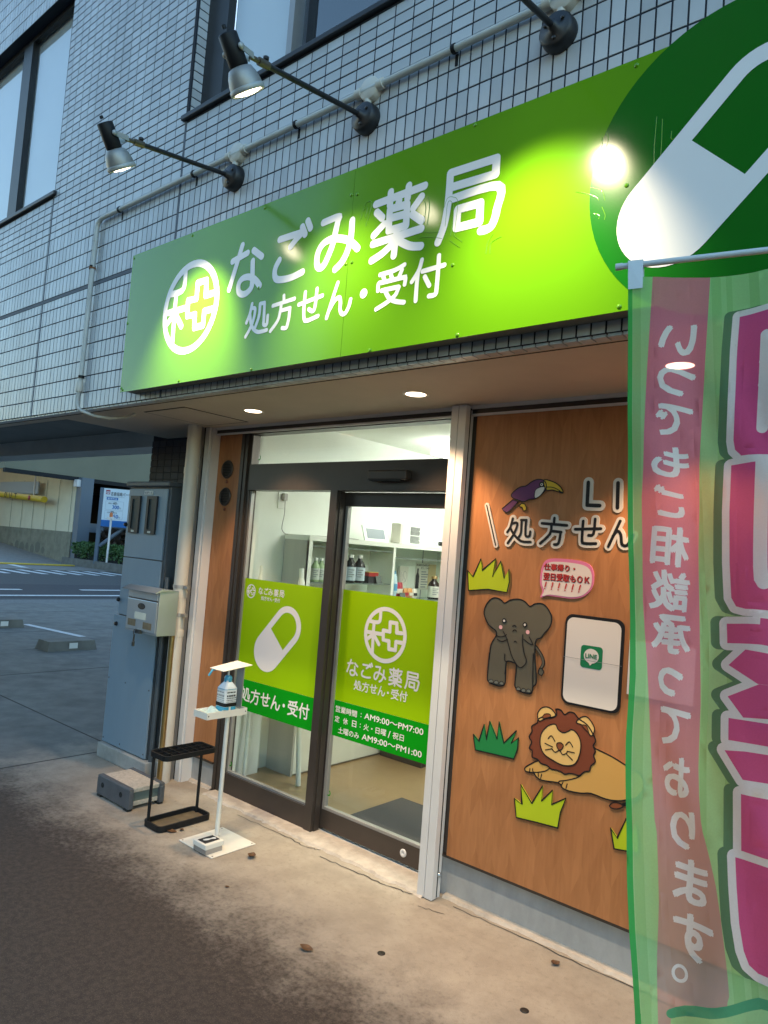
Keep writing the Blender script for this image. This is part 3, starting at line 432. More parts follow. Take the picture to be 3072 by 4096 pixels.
# outside
mat("asphalt", (.055, .057, .062), .9, var=.22, vscale=30, detail=8, bump=.3, bscale=120)
mat("asphalt_new", (.035, .037, .045), .9, var=.15, vscale=30, bump=.3, bscale=120)
mat("gutter", (.16, .16, .155), .9, var=.25, vscale=20, bump=.3, bscale=60)
mat("paint_white", (.62, .62, .62), .7, var=.18, vscale=18)
mat("paint_yellow", (.52, .36, .05), .7, var=.15, vscale=10)
mat("pave_far", (.20, .19, .18), .9, var=.15, vscale=6)
mat("garage_wall", (.66, .58, .42), .85, var=.05, vscale=2)
mat("garage_low", (.22, .20, .145), .9, var=.2, vscale=3)
mat("garage_upper", (.17, .165, .12), .85, var=.08, vscale=.6)
mat("garage_dark", (.012, .013, .015), .9)
mat("steel_blue", (.10, .13, .17), .5)
mat("psign_white", (.62, .68, .72), .5); mat("psign_blue", (.015, .13, .40), .5); mat("psign_red", (.35, .03, .05), .5)
mat("bar_yellow", (.62, .40, .012), .5); mat("panel_grey", (.34, .37, .42), .6)
mat("hedge", (.035, .085, .022), .6, col2=(.06, .13, .03), vscale=9)
mat("twig", (.05, .035, .025), .8, island=.4)
mat("planter_con", (.15, .145, .13), .9, var=.25, vscale=4, bump=.3, bscale=20)
mat("orange_lens", (.55, .14, .03), .3)
glass_mat("glass_clear", (.94, .97, .95), 1.45, 0, .012)
glass_mat("glass_shelf", (.80, .92, .88), 1.5, 0, .06)
glass_mat("glass_window", (.94, .97, .98), 2.5, 0, .02)
emit_mat("lens_glow", (1.0, .86, .62), 2.6)
emit_mat("down_glow", (1.0, .78, .50), 1.2)
emit_mat("led_panel", (.94, 1.0, .90), 2.3)
emit_mat("far_lamp", (1.0, .95, .85), .5)

def decal_lime():
    m = mat("decal_lime", (.29, .50, .001), .5, spec=.12); return m
decal_lime()
mat("blind", (.86, .90, .92), .8, var=.03, vscale=2)
mat("room_dark", (.02, .022, .026), .9)

def wood_mat(name, base=(.45, .185, .070), gx=1.0):
    m = bpy.data.materials.new(name); m.use_nodes = True; t = m.node_tree; b = t.nodes["Principled BSDF"]
    N = t.nodes.new; Lk = t.links.new
    def math_(op, a, bb=None):
        n = N("ShaderNodeMath"); n.operation = op
        for i, q in enumerate((a, bb)):
            if q is None: continue
            if isinstance(q, (int, float)): n.inputs[i].default_value = q
            else: Lk(q, n.inputs[i])
        return n.outputs[0]
    tc = N("ShaderNodeTexCoord"); sx = N("ShaderNodeSeparateXYZ"); Lk(tc.outputs["Object"], sx.inputs[0])
    u = math_('DIVIDE', sx.outputs[0], .042); i = math_('FLOOR', u); fr = math_('FRACT', u)
    par = math_('SUBTRACT', math_('MULTIPLY', math_('FLOORED_MODULO', i, 2.0), 2.0), 1.0)
    fold = math_('MULTIPLY', math_('MULTIPLY', par, math_('SUBTRACT', fr, .5)), .105)
    zz = math_('SUBTRACT', sx.outputs[2], fold)
    w1 = N("ShaderNodeTexWhiteNoise"); w1.noise_dimensions = '1D'; Lk(math_('FLOOR', math_('DIVIDE', i, 2.0)), w1.inputs["W"])
    v = math_('ADD', math_('DIVIDE', zz, .12), math_('MULTIPLY', w1.outputs[0], 7.0)); j = math_('FLOOR', v)
    cb = N("ShaderNodeCombineXYZ"); Lk(i, cb.inputs[0]); Lk(j, cb.inputs[1])
    w2 = N("ShaderNodeTexWhiteNoise"); w2.noise_dimensions = '3D'; Lk(cb.outputs[0], w2.inputs["Vector"])
    cb2 = N("ShaderNodeCombineXYZ"); Lk(math_('MULTIPLY', sx.outputs[0], 60.0), cb2.inputs[0]); Lk(math_('MULTIPLY', zz, 5.0), cb2.inputs[1]); Lk(j, cb2.inputs[2])
    n1 = N("ShaderNodeTexNoise"); n1.inputs["Scale"].default_value = 1.2; n1.inputs["Detail"].default_value = 6; Lk(cb2.outputs[0], n1.inputs["Vector"])
    n2 = N("ShaderNodeTexNoise"); n2.inputs["Scale"].default_value = 3.0; Lk(tc.outputs["Object"], n2.inputs["Vector"])
    s = math_('ADD', math_('MULTIPLY', w2.outputs[0], .20), math_('ADD', math_('MULTIPLY', n1.outputs[0], .55), math_('MULTIPLY', n2.outputs[0], .25)))
    rp = N("ShaderNodeValToRGB"); Lk(s, rp.inputs[0])
    e = rp.color_ramp.elements
    e[0].position = .22; e[0].color = (base[0] * .70, base[1] * .66, base[2] * .62, 1)
    e[1].position = .95; e[1].color = (base[0] * 1.18, base[1] * 1.25, base[2] * 1.3, 1)
    Lk(rp.outputs[0], b.inputs["Base Color"]); b.inputs["Roughness"].default_value = .5
    MATS[name] = m
wood_mat("wood_panel")

def apron_mat():
    m = bpy.data.materials.new("apron"); m.use_nodes = True; t = m.node_tree; b = t.nodes["Principled BSDF"]
    N = t.nodes.new; Lk = t.links.new
    def math_(op, a, bb=None, cc=None):
        n = N("ShaderNodeMath"); n.operation = op
        for i, q in enumerate((a, bb, cc)):
            if q is None: continue
            if isinstance(q, (int, float)): n.inputs[i].default_value = q
            else: Lk(q, n.inputs[i])
        return n.outputs[0]
    def noise(sc, det=8, rough=.6):
        n = N("ShaderNodeTexNoise"); n.inputs["Scale"].default_value = sc; n.inputs["Detail"].default_value = det; n.inputs["Roughness"].default_value = rough
        Lk(tc.outputs["Object"], n.inputs["Vector"]); return n.outputs[0]
    def ramp(a, lo, hi):
        r = N("ShaderNodeMapRange"); r.interpolation_type = 'SMOOTHSTEP'; Lk(a, r.inputs[0]); r.inputs[1].default_value = lo; r.inputs[2].default_value = hi; return r.outputs[0]
    def mixc(f, A, B):
        x = N("ShaderNodeMix"); x.data_type = 'RGBA'; Lk(f, x.inputs[0])
        for i, q in ((6, A), (7, B)):
            if isinstance(q, tuple): x.inputs[i].default_value = (*q, 1)
            else: Lk(q, x.inputs[i])
        return x.outputs[2]
    tc = N("ShaderNodeTexCoord"); sx = N("ShaderNodeSeparateXYZ"); Lk(tc.outputs["Object"], sx.inputs[0])
    big = noise(1.1, 6); mid = noise(4.5, 9, .65); fine = noise(38, 10, .7); grit = noise(220, 3, .6)
    clean = mixc(ramp(mid, .3, .72), (.29, .245, .195), (.40, .345, .275))
    clean = mixc(math_('MULTIPLY', ramp(fine, .5, .72), .55), clean, (.21, .172, .138))
    clean = mixc(math_('MULTIPLY', ramp(big, .48, .68), .35), clean, (.25, .215, .18))
    clean = mixc(math_('MULTIPLY', ramp(grit, .58, .70), .35), clean, (.16, .135, .11))
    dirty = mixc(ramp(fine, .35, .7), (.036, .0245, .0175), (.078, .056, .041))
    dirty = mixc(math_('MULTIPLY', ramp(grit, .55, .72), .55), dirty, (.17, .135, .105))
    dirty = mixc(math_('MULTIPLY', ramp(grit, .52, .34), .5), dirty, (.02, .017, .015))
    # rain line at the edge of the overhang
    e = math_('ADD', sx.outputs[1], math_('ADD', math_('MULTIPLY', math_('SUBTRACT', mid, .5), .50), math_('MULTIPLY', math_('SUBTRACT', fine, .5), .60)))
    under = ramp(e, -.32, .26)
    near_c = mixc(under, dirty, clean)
    lot = mixc(ramp(mid, .3, .7), (.125, .125, .116), (.19, .188, .172))
    lot = mixc(math_('MULTIPLY', ramp(big, .5, .72), .5), lot, (.068, .068, .065))
    lf = ramp(math_('ADD', sx.outputs[0], math_('MULTIPLY', math_('SUBTRACT', mid, .5), .8)), -4.6, -5.3)
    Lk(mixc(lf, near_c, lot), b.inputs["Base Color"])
    b.inputs["Roughness"].default_value = .85
    bp = N("ShaderNodeBump"); bp.inputs["Strength"].default_value = .35; bp.inputs["Distance"].default_value = .006
    Lk(math_('ADD', fine, grit), bp.inputs["Height"]); Lk(bp.outputs[0], b.inputs["Normal"])
    MATS["apron"] = m
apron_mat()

# ================================================================== ground, lot, road
tag(mesh("ground", [(-400, -400, -.06), (400, -400, -.06), (400, 400, -.06), (-400, 400, -.06)], [(0, 1, 2, 3)], "pave_far"), kind="structure")
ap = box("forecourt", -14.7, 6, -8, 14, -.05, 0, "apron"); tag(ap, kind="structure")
for nm, x0, x1, y0, y1 in (("slab_joint", -9.0, -4.95, .764, .776), ("slab_joint", -4.852, -4.840, -8, .64)):
    box(nm, x0, x1, y0, y1, -.01, .0015, "groove", ap)
for x in (-7.8, -10.8, -13.2): box("slab_joint", x, x + .012, -8, 14, -.01, .0015, "groove", ap)
tag(box("gutter_strip", -15.5, -14.705, -60, 80, -.05, -.012, "gutter"), kind="structure")
road = box("road", -25.9, -15.505, -60, 80, -.05, -.03, "asphalt"); tag(road, kind="structure")
box("lane_patch", -19.6, -16.0, -60, 80, -.03, -.026, "asphalt_new", road)
box("edge_line", -16.62, -16.42, -60, 80, -.026, -.022, "paint_white", road)
for k in range(-3, 5):
    box("centre_line", -18.1, -17.9, 5.6 + k * 6.5 - 5.0, 5.6 + k * 6.5, -.026, -.022, "paint_white", road)
for k in range(8):
    y = 8.17 + k * .60 - .6
    s = MB(); s.add([(-25.75, y - .14, -.026), (-23.7, y - .10, -.026), (-23.7, y + .12, -.026), (-25.75, y + .12, -.026)], [(0, 1, 2, 3)]); s.build("hatch_stripe", "paint_white", road)
s = MB(); s.add([(-29.5, 9.45, .004), (-26.45, 9.15, .004), (-26.45, 9.42, .004), (-29.5, 9.72, .004)], [(0, 1, 2, 3)])
pv = box("pavement", -60, -25.905, -60, 80, -.05, 0, "pave_far"); tag(pv, kind="structure")
s.build("guide_line", "paint_white", pv)
box("kerb_hump", -28.45, -28.15, 8.9, 11.95, 0.004, .06, "paint_yellow", pv, .015)
lot_line = mesh("bay_line", [(-11.6, 2.93, .004), (-10.1, 3.11, .004), (-10.1, 3.22, .004), (-11.6, 3.04, .004)], [(0, 1, 2, 3)], "paint_white", ap)

# wheel stops
def wheel_stop(x0, x1, y0, y1, label):
    t = empty("wheel_stop", ((x0 + x1) / 2, (y0 + y1) / 2, 0)); tag(t, label, "wheel stop", "concrete wheel stops in the car park")
    w, d = (x1 - x0) / 2, (y1 - y0) / 2
    b = MB(); i = .025
    v = [(-w, -d, 0), (w, -d, 0), (w, d, 0), (-w, d, 0), (-w + i, -d + i, .12), (w - i, -d + i, .12), (w - i, d - i, .12), (-w + i, d - i, .12)]
    b.add(v, [(0, 3, 2, 1), (4, 5, 6, 7), (0, 1, 5, 4), (1, 2, 6, 5), (2, 3, 7, 6), (3, 0, 4, 7)]); b.build("block", "planter_con", t)
    box("reflector", w - .004, w + .002, -.05, .06, .03, .10, "label_white", t)
wheel_stop(-9.35, -9.0, 2.15, 2.80, "grey concrete wheel stop with pale patch, nearer the blue meter cabinet")
wheel_stop(-11.6, -11.25, 2.22, 2.82, "dark concrete wheel stop at the left edge, farther from the meter cabinet")
wheel_stop(-8.35, -8.0, 3.02, 3.35, "concrete wheel stop mostly hidden behind the blue meter cabinet")

# ================================================================== the pharmacy building
B = empty("pharmacy_building", (0, 0, 0)); tag(B, "tiled pharmacy building with wood panelled shop front under an overhang", "building")
ROW = .10183; Z0 = 2.313; ZH = Z0 + 12 * ROW
wall = MB()
wall.box(-7.2, 2.4, .0023, .10, Z0 + .002, 3.86)
wall.box(-5.03, -3.44, .0023, .10, 3.86, 6.4)
wall.box(-7.2, -5.03, .0023, .16, 5.40, 6.4)
wall.box(-3.44, 2.4, .0023, .16, 5.4, 6.4)
uw = wall.build("upper_wall", "tile_joint", B)
tiles = []
g = .0033
def addt(x0, x1, z0, z1):
    if x0 > -3.70 and x1 < .30 and z0 > 2.43 and z1 < 3.09: return
    tiles.append((x0 + g, x1 - g, z0 + g, z1 - g))
XJ = (-5.03, -3.45)
x = -7.0
def split(a, b):
    for j in XJ:
        if a < j + .008 and b > j - .008:
            return [q for q in ((a, j - .008), (j + .008, b)) if q[1] - q[0] > .012]
    return [(a, b)]
n = 0
while x < 1.2:
    for (a, b) in split(x, x + .05):
        for k in range(12):
            z0 = Z0 + k * ROW; z1 = z0 + ROW
            if k == 7: z1 = 3.090
            if k == 8: z0 = 3.113
            if k == 7 and z1 - z0 < .03: continue
            addt(a, b, z0, z1)
    x += .05
x = -7.05
RH = .0509
while x < 1.2:
    for (a, b) in split(x, x + .1):
        for k in range(48):
            z0 = ZH + k * RH; z1 = z0 + RH
            mid = (a + b) / 2
            if -5.03 < mid < -3.44: addt(a, min(b, -3.436) if z0 > 3.86 else b, z0, z1)
            elif z1 < 3.868: addt(a, b, z0, z1)
    x += .1
x = -7.0
while x < -5.04:
    for k in range(9): addt(x, min(x + .05, -5.03), 5.40 + k * ROW, 5.40 + (k + 1) * ROW)
    x += .05
def shown(t):
    c = Vector(((t[0] + t[1]) / 2, 0, (t[2] + t[3]) / 2)); q = c - CAM; d = q.dot(FW)
    u, v = q.dot(RT) / d * FPX, q.dot(UP) / d * FPX
    if abs(u) > 1560 or abs(v) > 2060: return 0
    if c.x > -3.7 and c.z < 3.10: return 0
    return (t[1] - t[0]) * (t[3] - t[2]) * (2.1 / q.length) / q.length ** 2
tiles.sort(key=shown, reverse=True)
def tile_geo(w, h, dpt=.004, c=.0009):
    v = [(-w, .0 + c, -h), (w, c, -h), (w, c, h), (-w, c, h), (-w + c, 0, -h + c), (w - c, 0, -h + c), (w - c, 0, h - c), (-w + c, 0, h - c), (-w, dpt, -h), (w, dpt, -h), (w, dpt, h), (-w, dpt, h)]
    f = [(4, 5, 6, 7), (0, 1, 5, 4), (1, 2, 6, 5), (2, 3, 7, 6), (3, 0, 4, 7), (8, 9, 1, 0), (9, 10, 2, 1), (10, 11, 3, 2), (11, 8, 0, 3)]
    return v, f
cache = {}
for t in tiles[:300]:
    w, h = round((t[1] - t[0]) / 2, 4), round((t[3] - t[2]) / 2, 4)
    if (w, h) not in cache:
        v, f = tile_geo(w, h); me = bpy.data.meshes.new("tile"); me.from_pydata(v, [], f); me.materials.append(MATS["tile_light"]); cache[(w, h)] = me
    o = bpy.data.objects.new("tile", cache[(w, h)]); o.location = ((t[0] + t[1]) / 2, random.uniform(-.0004, .0004), (t[2] + t[3]) / 2); link(o, uw)
r = MB()
for t in tiles[300:]:
    v, f = tile_geo((t[1] - t[0]) / 2, (t[3] - t[2]) / 2); cx, cz = (t[0] + t[1]) / 2, (t[2] + t[3]) / 2; dy = random.uniform(-.0004, .0004)
    r.add([(a + cx, b + dy, c + cz) for a, b, c in v], f)
# window reveals and the underside of the bottom course
for k in range(48):
    z0 = ZH + k * RH
    if z0 > 3.86: r.box(-3.452, -3.436, .012, .105, z0 + g, z0 + RH - g)
x = -7.0
while x < 1.2:
    r.box(x + g, x + .05 - g, .010, .055, Z0 - .008, Z0 + .002); x += .05
o = r.build("tile_field", "tile_light", uw); o["kind"] = "stuff"
box("movement_joint", -5.037, -5.023, .0006, .004, Z0, 3.86, "sealant", uw)
box("movement_joint", -3.457, -3.443, .0006, .004, Z0, 3.85, "sealant", uw)
box("belt_course", -7.1, 1.2, .0012, .004, 3.0915, 3.1115, "sealant", uw)

# upper windows
def window(name_, x0, x1, z0, z1, mull, blind_to, sill_x0, sill_x1):
    w = empty("w"); w.name = "window"; w.parent = B
    fr = MB(); fr.box(x0, x1, .075, .115, z0, z0 + .035); fr.box(x0, x1, .075, .115, z1 - .04, z1)
    for (a, b) in mull: fr.box(a, b, .070, .118, z0 + .03, z1 - .03)
    fr.build("frame", "frame_black", w)
    mesh("pane", [(x0, .1, z0), (x1, .1, z0), (x1, .1, z1), (x0, .1, z1)], [(0, 1, 2, 3)], "glass_window", w)
    for (a, b) in blind_to: box("blind", a, b, .125, .13, z0, z1, "blind", w)
    box("room_back", x0 - .3, x1 + .3, .8, .81, z0 - .3, z1 + .3, "room_dark", w)
    box("sill", sill_x0, sill_x1, -.022, .12, z0 - .032, z0 - .004, "frame_black", w, .004)
    return w
window("a", -7.2, -5.03, 3.885, 5.40, [(-7.2, -7.1), (-6.02, -5.86)], [(-7.2, -5.03)], -7.2, -4.99)
window("b", -3.44, 1.2, 3.885, 5.40, [(-3.44, -3.25), (-2.70, -2.67), (-2.60, -2.585)], [(-3.25, -2.70)], -3.475, 1.2)
box("window_stile", -2.70, -2.66, .045, .11, 3.89, 5.36, "alu_grey", [c for c in B.children if c.name.startswith("window")][1])

# soffit
so_ = MB(); so_.box(-4.86, 2.4, .058, 1.0, Z0, Z0 + .05); so_.box(-7.2, -4.86, .058, .17, Z0, Z0 + .05)
sf = so_.build("soffit", "soffit", B)
box("drip_groove", -7.2, 2.4, .088, .096, Z0 - .0015, Z0 + .001, "groove", sf)
h = MB()
for a in ((-3.965, -3.538, .213, .222), (-3.965, -3.538, .664, .673), (-3.965, -3.955, .213, .673), (-3.547, -3.538, .213, .673)): h.box(a[0], a[1], a[2], a[3], Z0 - .0022, Z0 + .001)
h.build("hatch_gap", "groove", sf)
box("access_hatch", -3.953, -3.549, .224, .662, Z0 - .003, Z0 + .001, "soffit", sf)
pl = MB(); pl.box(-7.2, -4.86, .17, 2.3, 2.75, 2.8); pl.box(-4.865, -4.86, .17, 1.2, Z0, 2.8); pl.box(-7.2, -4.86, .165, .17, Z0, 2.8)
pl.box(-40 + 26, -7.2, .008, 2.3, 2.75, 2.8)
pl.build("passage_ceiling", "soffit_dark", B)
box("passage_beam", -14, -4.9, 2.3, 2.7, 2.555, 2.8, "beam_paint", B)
box("far_wall", -14.0, -7.2, -.0, .165, Z0, 6.4, "tile_joint", B)
# tiled pier behind the meter cabinet
pr = box("pier", -5.06, -4.0, .958, 1.5, 0, 2.75, "tile_joint", B)
r = MB(); z = 0.0
while z < 2.30:
    x = -5.06
    while x < -4.0:
        r.box(x + g, min(x + .0975, -4.0) - g, .95, .962, z + g, z + .05 - g); x += .0975
    z += .05
o = r.build("tile_field", "tile_dark", pr); o["kind"] = "stuff"
r = MB(); z = 0.0
while z < 2.3:
    y = .962
    while y < 1.5: r.box(-5.068, -5.058, y + g, y + .0975 - g, z + g, z + .05 - g); y += .0975
    z += .05
o = r.build("tile_field", "tile_dark", pr); o["kind"] = "stuff"

# shop front: left panel, door, right panel
RP = .767
lp = box("wood_cladding", -3.965, -3.735, .79, .83, .172, 2.275, "wood_panel", B)
for z in (2.037, 1.857):
    v = MB(); v.lathe([(.060, 0), (.062, .003), (.056, .010), (.049, .012), (.046, .002)], (-3.857, .79, z), (0, -1, 0), 28)
    vo = v.build("vent", "frame_brown", lp)
    s = MB(); s.lathe([(.047, 0), (.0, .0005)], (-3.857, .789, z), (0, -1, 0), 24)
    for k in range(-4, 5):
        hw = math.sqrt(max(0, .046 ** 2 - (k * .0105) ** 2)); s.box(-3.857 - hw, -3.857 + hw, (.782), .788, z + k * .0105 - .002, z + k * .0105 + .002)
    s.build("vent_louvre", "black_plastic", lp)
    s = MB(); s.lathe([(.010, 0), (.012, .006), (.0, .008)], (-3.85, .79, z - .082), (0, -1, 0), 12); s.build("vent_drip", "mane", lp)
box("base_wall", -4.03, -3.735, .80, .84, 0, .168, "concrete_base", B)
box("base_flashing", -3.965, -3.738, .782, .80, .160, .172, "frame_brown", B)

DF = empty("d"); DF.name = "automatic_door"; DF.parent = B
f = MB(); f.box(-3.735, -3.705, .79, .87, .0, 2.30); f.box(-3.700, -3.672, .795, .88, .0, 2.30); f.box(-3.672, -3.645, .81, .87, 0, 2.28)
f.box(-3.645, -1.96, .80, .90, 1.905, 2.068); f.box(-3.645, -1.96, .795, .88, 2.262, 2.312); f.box(-2.900, -2.845, .798, .860, .012, 1.905)
f.box(-2.845, -2.838, .82, .858, .012, 1.9)
f.build("door_frame", "frame_brown", DF)
box("lit_reveal", -3.705, -3.700, .80, .86, 2.07, 2.26, "alu_white", DF)
box("bottom_rail", -3.645, -2.902, .805, .86, .012, .132, "frame_brown", DF)
f = MB(); f.box(-3.645, -2.902, .822, .846, .132, .143); f.box(-2.915, -2.902, .822, .846, .143, 1.9); f.box(-3.645, -3.630, .822, .846, .143, 1.9)
f.build("glazing_bead", "alu_grey", DF)
mesh("pane", [(-3.645, .835, .14), (-2.90, .835, .14), (-2.90, .835, 1.905), (-3.645, .835, 1.905)], [(0, 1, 2, 3)], "glass_clear", DF)
mesh("pane", [(-3.645, .835, 2.068), (-1.97, .835, 2.068), (-1.97, .835, 2.262), (-3.645, .835, 2.262)], [(0, 1, 2, 3)], "glass_clear", DF)
box("sensor", -2.59, -2.322, .755, .80, 1.957, 2.010, "frame_brown", DF, .008)
box("sensor_window", -2.575, -2.36, .757, .79, 1.952, 1.958, "black_plastic", DF)
LF = empty("l"); LF.name = "sliding_leaf"; LF.parent = DF
f = MB(); f.box(-2.872, -2.835, .864, .900, .02, 1.9); f.box(-2.835, -1.97, .864, .900, .026, .128); f.box(-2.835, -1.97, .864, .900, 1.822, 1.9); f.build("leaf_frame", "frame_brown", LF)
f = MB(); f.box(-2.835, -2.818, .868, .896, .128, 1.822); f.box(-2.818, -1.97, .868, .896, .128, .142); f.build("leaf_bead", "alu_grey", LF)
mesh("leaf_pane", [(-2.82, .882, .14), (-1.97, .882, .14), (-1.97, .882, 1.825), (-2.82, .882, 1.825)], [(0, 1, 2, 3)], "glass_clear", LF)
s = MB(); s.lathe([(.020, 0), (.020, .004), (.016, .006), (.006, .006), (.005, .003), (0, .003)], (-2.242, .864, .078), (0, -1, 0), 24); s.build("lock_cylinder", "alu_white", LF)
f = MB(); f.box(-2.84, -1.96, .855, .91, .001, .012); f.build("floor_rail", "alu_white", DF)
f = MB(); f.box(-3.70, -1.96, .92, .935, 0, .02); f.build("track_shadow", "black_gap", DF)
for (xx, zz, yy) in ((-3.60, 2.115, .834), (-2.806, .218, .881), (-3.625, .155 + .03, .834)):
    strokes("glass_mark", [smooth([(xx + .012 * math.cos(a), zz + .014 * math.sin(a)) for a in (-2.0, -1.0, 0, 1.0)], n=4)], .006, "decal_green", DF, yy)

# shutter rails and the movable post
rl = MB(); rl.box(-4.095, -4.050, .700, .73, .0, Z0 - .002); rl.build("shutter_rail", "alu_grey", B)
box("rail_gap", -4.16, -4.095, .72, .75, 0, Z0, "black_gap", B)
box("rail_gap", -4.050, -4.030, .722, .75, 0, Z0, "black_gap", B)
rl = MB(); rl.box(-4.030, -3.985, .715, .75, .0, Z0 - .002); rl.box(-3.985, -3.968, .725, .80, 0, Z0 - .002); rl.build("shutter_rail", "alu_white", B)
box("return_wall", -4.20, -3.986, .751, .99, 0, Z0, "plastic_cream", B)
t_ = MB(); t_.box(-3.968, 2.4, .752, .772, 2.296, Z0); t_.box(-3.968, 2.4, .752, .77, 2.262, 2.272); t_.build("head_trim", "alu_white", B)
t_ = MB(); t_.box(-3.968, 2.4, .762, .795, 2.272, 2.298); t_.build("head_slot", "frame_brown", B)
mp_ = empty("m"); mp_.name = "shutter_post"; mp_.parent = B
f = MB(); f.box(-2.024, -1.984, .700, .735, .004, 2.308, .002); f.box(-1.981, -1.938, .700, .735, .004, 2.308, .002); f.build("post_face", "alu_white", mp_)
f = MB(); f.box(-2.015, -1.945, .735, .76, .004, 2.3); f.build("post_core", "black_gap", mp_)
f = MB(); f.box(-1.955, -1.944, .752, .772, .0, 2.29); f.build("post_guide", "alu_white", mp_)
s = MB(); s.lathe([(.012, 0), (.010, .008), (0, .009)], (-1.943, .755, .105), (1, 0, 0), 12); s.build("post_knob", "stainless", mp_)

box("panel_edge", -1.955, -1.918, .778, .80, .20, 2.275, "frame_brown", B)
box("wood_cladding", -1.918, 2.2, RP, .80, .199, 2.262, "wood_panel", B)
box("base_wall", -1.99, 2.2, .807, .86, 0, .192, "concrete_base", B)
box("base_flashing", -1.955, 2.2, .770, .807, .186, .1975, "frame_brown", B)
# rough mortar fillets at the foot of the shop front
def fillet(name, x0, x1, y0, y1, z0, z1, n=40, amp=.010):
    v = []; f = []; rnd = random.Random(int(x0 * 100))
    for i in range(n + 1):
        x = x0 + (x1 - x0) * i / n; j = rnd.uniform(-1, 1) * amp + math.sin(i * .7) * amp * .5
        v += [(x, y0 + j, -.002), (x, y0 + j * .8 + .012, z0 + rnd.uniform(-.002, .002)), (x, y1, z1)]
    for i in range(n):
        a = i * 3; f += [(a, a + 3, a + 4, a + 1), (a + 1, a + 4, a + 5, a + 2)]
    return mesh(name, v, f, "mortar", B)
fillet("mortar_fillet", -3.70, -1.99, .700, .862, .010, .013, 60)
fillet("mortar_fillet", -1.93, 2.0, .768, .809, .012, .016, 120, .007)
fillet("mortar_fillet", -4.0, -3.73, .772, .802, .012, .016, 24, .006)
# hairline cracks
def crack(pts, w=.004):
    rnd = random.Random(3); P = []
    for a, b in zip(pts[:-1], pts[1:]):
        for k in range(7):
            t = k / 7; P.append((a[0] + (b[0] - a[0]) * t + rnd.uniform(-.008, .008), a[1] + (b[1] - a[1]) * t + rnd.uniform(-.007, .007)))
    P.append(pts[-1]); v = []; f = []
    for i, q in enumerate(P):
        d = Vector(P[min(i + 1, len(P) - 1)]) - Vector(P[max(i - 1, 0)]); d.normalize(); nn = Vector((-d[1], d[0])) * w * rnd.uniform(.2, .8)
        v += [(q[0] + nn[0], q[1] + nn[1], .0022), (q[0] - nn[0], q[1] - nn[1], .0022)]
    for i in range(len(P) - 1): f.append((2 * i, 2 * i + 1, 2 * i + 3, 2 * i + 2))
    mesh("crack", v, f, "groove", ap)
crack([(-3.3, .66), (-2.9, .675), (-2.72, .665), (-2.66, .70)]); crack([(-2.6, .64), (-2.35, .655), (-2.15, .665), (-2.04, .69)], .005)
crack([(-2.18, .73), (-2.10, .76)], .004); crack([(-1.84, .74), (-1.5, .752), (-1.1, .750), (-.8, .757)], .004); crack([(-1.95, .62), (-1.83, .655)], .003)
# ================================================================== the long sign
SG = empty("pharmacy_sign", (-1.8, -.06, 2.73)); tag(SG, "long lime green pharmacy sign board with white lettering above the entrance", "sign")
def P(o, par):
    """parent keeping place"""
    o.parent = par; o.matrix_parent_inverse = par.matrix_world.inverted(); return o
bpy.context.view_layer.update()
SYF = -.090
for a, b in ((-3.711, -2.018), (-2.0165, -.30), (-.2985, .42)):
    P(box("sheet", a, b, SYF, SYF + .004, 2.343, 3.117, "sign_lime"), SG)
P(box("backing_frame", -3.700, .41, SYF + .004, -.002, 2.352, 3.108, "sign_edge"), SG)
GL = DATA["G"]
def sm_strokes(sts): return [smooth(s, n=5) if len(s) > 2 else s for s in sts]
for k in ("na", "go", "mi", "yaku", "kyoku"):
    P(strokes("character", sm_strokes(GL[k]), .0315, "sign_white", None, SYF - .0015), SG)
for k in ("sho", "hou", "se", "n", "ju", "tuke"):
    P(strokes("character", sm_strokes(GL[k]), .0185, "sign_white", None, SYF - .0015), SG)
P(shape("dot", [circle(GL["ten"][0][0], .0195)], "sign_white", None, SYF - .0015), SG)
LC = (-3.106, 2.724)
def logo(par, cx, cz, sc, y, m):
    st = [[((a - LC[0]) * sc + cx, (b - LC[1]) * sc + cz) for a, b in (smooth(s, n=4) if i == 0 else s)] for i, s in enumerate(DATA["logo"])]
    ro = circle((cx, cz), .240 * sc, 48); ri = circle((cx, cz), .203 * sc, 48); w = .034 * sc
    O = [ro, ri]
    for s in st: O += stroke_outlines(s, w)
    vs, fs, cen = cdt(O)
    k = in_poly(ro, cen); inner = in_poly(ri, cen); s_ = np.zeros(len(cen), bool)
    for s in st: s_ |= near(s, cen, w / 2)
    k &= (~inner | s_)
    v, F = solid(vs, fs, k, y, 0); o = mesh("emblem", v, F, m)
    return P(o, par) if par else o
logo(SG, LC[0], LC[1], 1.0, SYF - .0015, "sign_white")
def pill(par, cx, cz, R, L, ang, y, m, hole_frac=.70):
    """capsule: round ends, radius R, half distance L between end centres; upper half hollow"""
    d = np.array([math.cos(ang), math.sin(ang)]); q = np.array([-d[1], d[0]]); c = np.array([cx, cz])
    def cap(r, hollow=False):
        pts = []
        for k in range(25):
            a = -math.pi / 2 + math.pi * k / 24; pts.append(tuple(c + d * (L + r * math.cos(a)) + q * r * math.sin(a)))
        if hollow: pts += [tuple(c + q * r), tuple(c - q * r)]
        else:
            for k in range(25):
                a = math.pi / 2 + math.pi * k / 24; pts.append(tuple(c - d * L + d * r * math.cos(a) + q * r * math.sin(a)))
        return pts
    return P(shape("capsule_picture", [cap(R)], m, None, y, 0, [cap(R * hole_frac, True)]), par)
P(shape("disc_picture", [[q for q in circle((-.540, 2.7306), .448, 72)]], "sign_green", None, SYF - .0012), SG)
pill(SG, -.615, 2.735, .150, .185, math.radians(46), SYF - .0026, "sign_white", .67)
sc = MB()
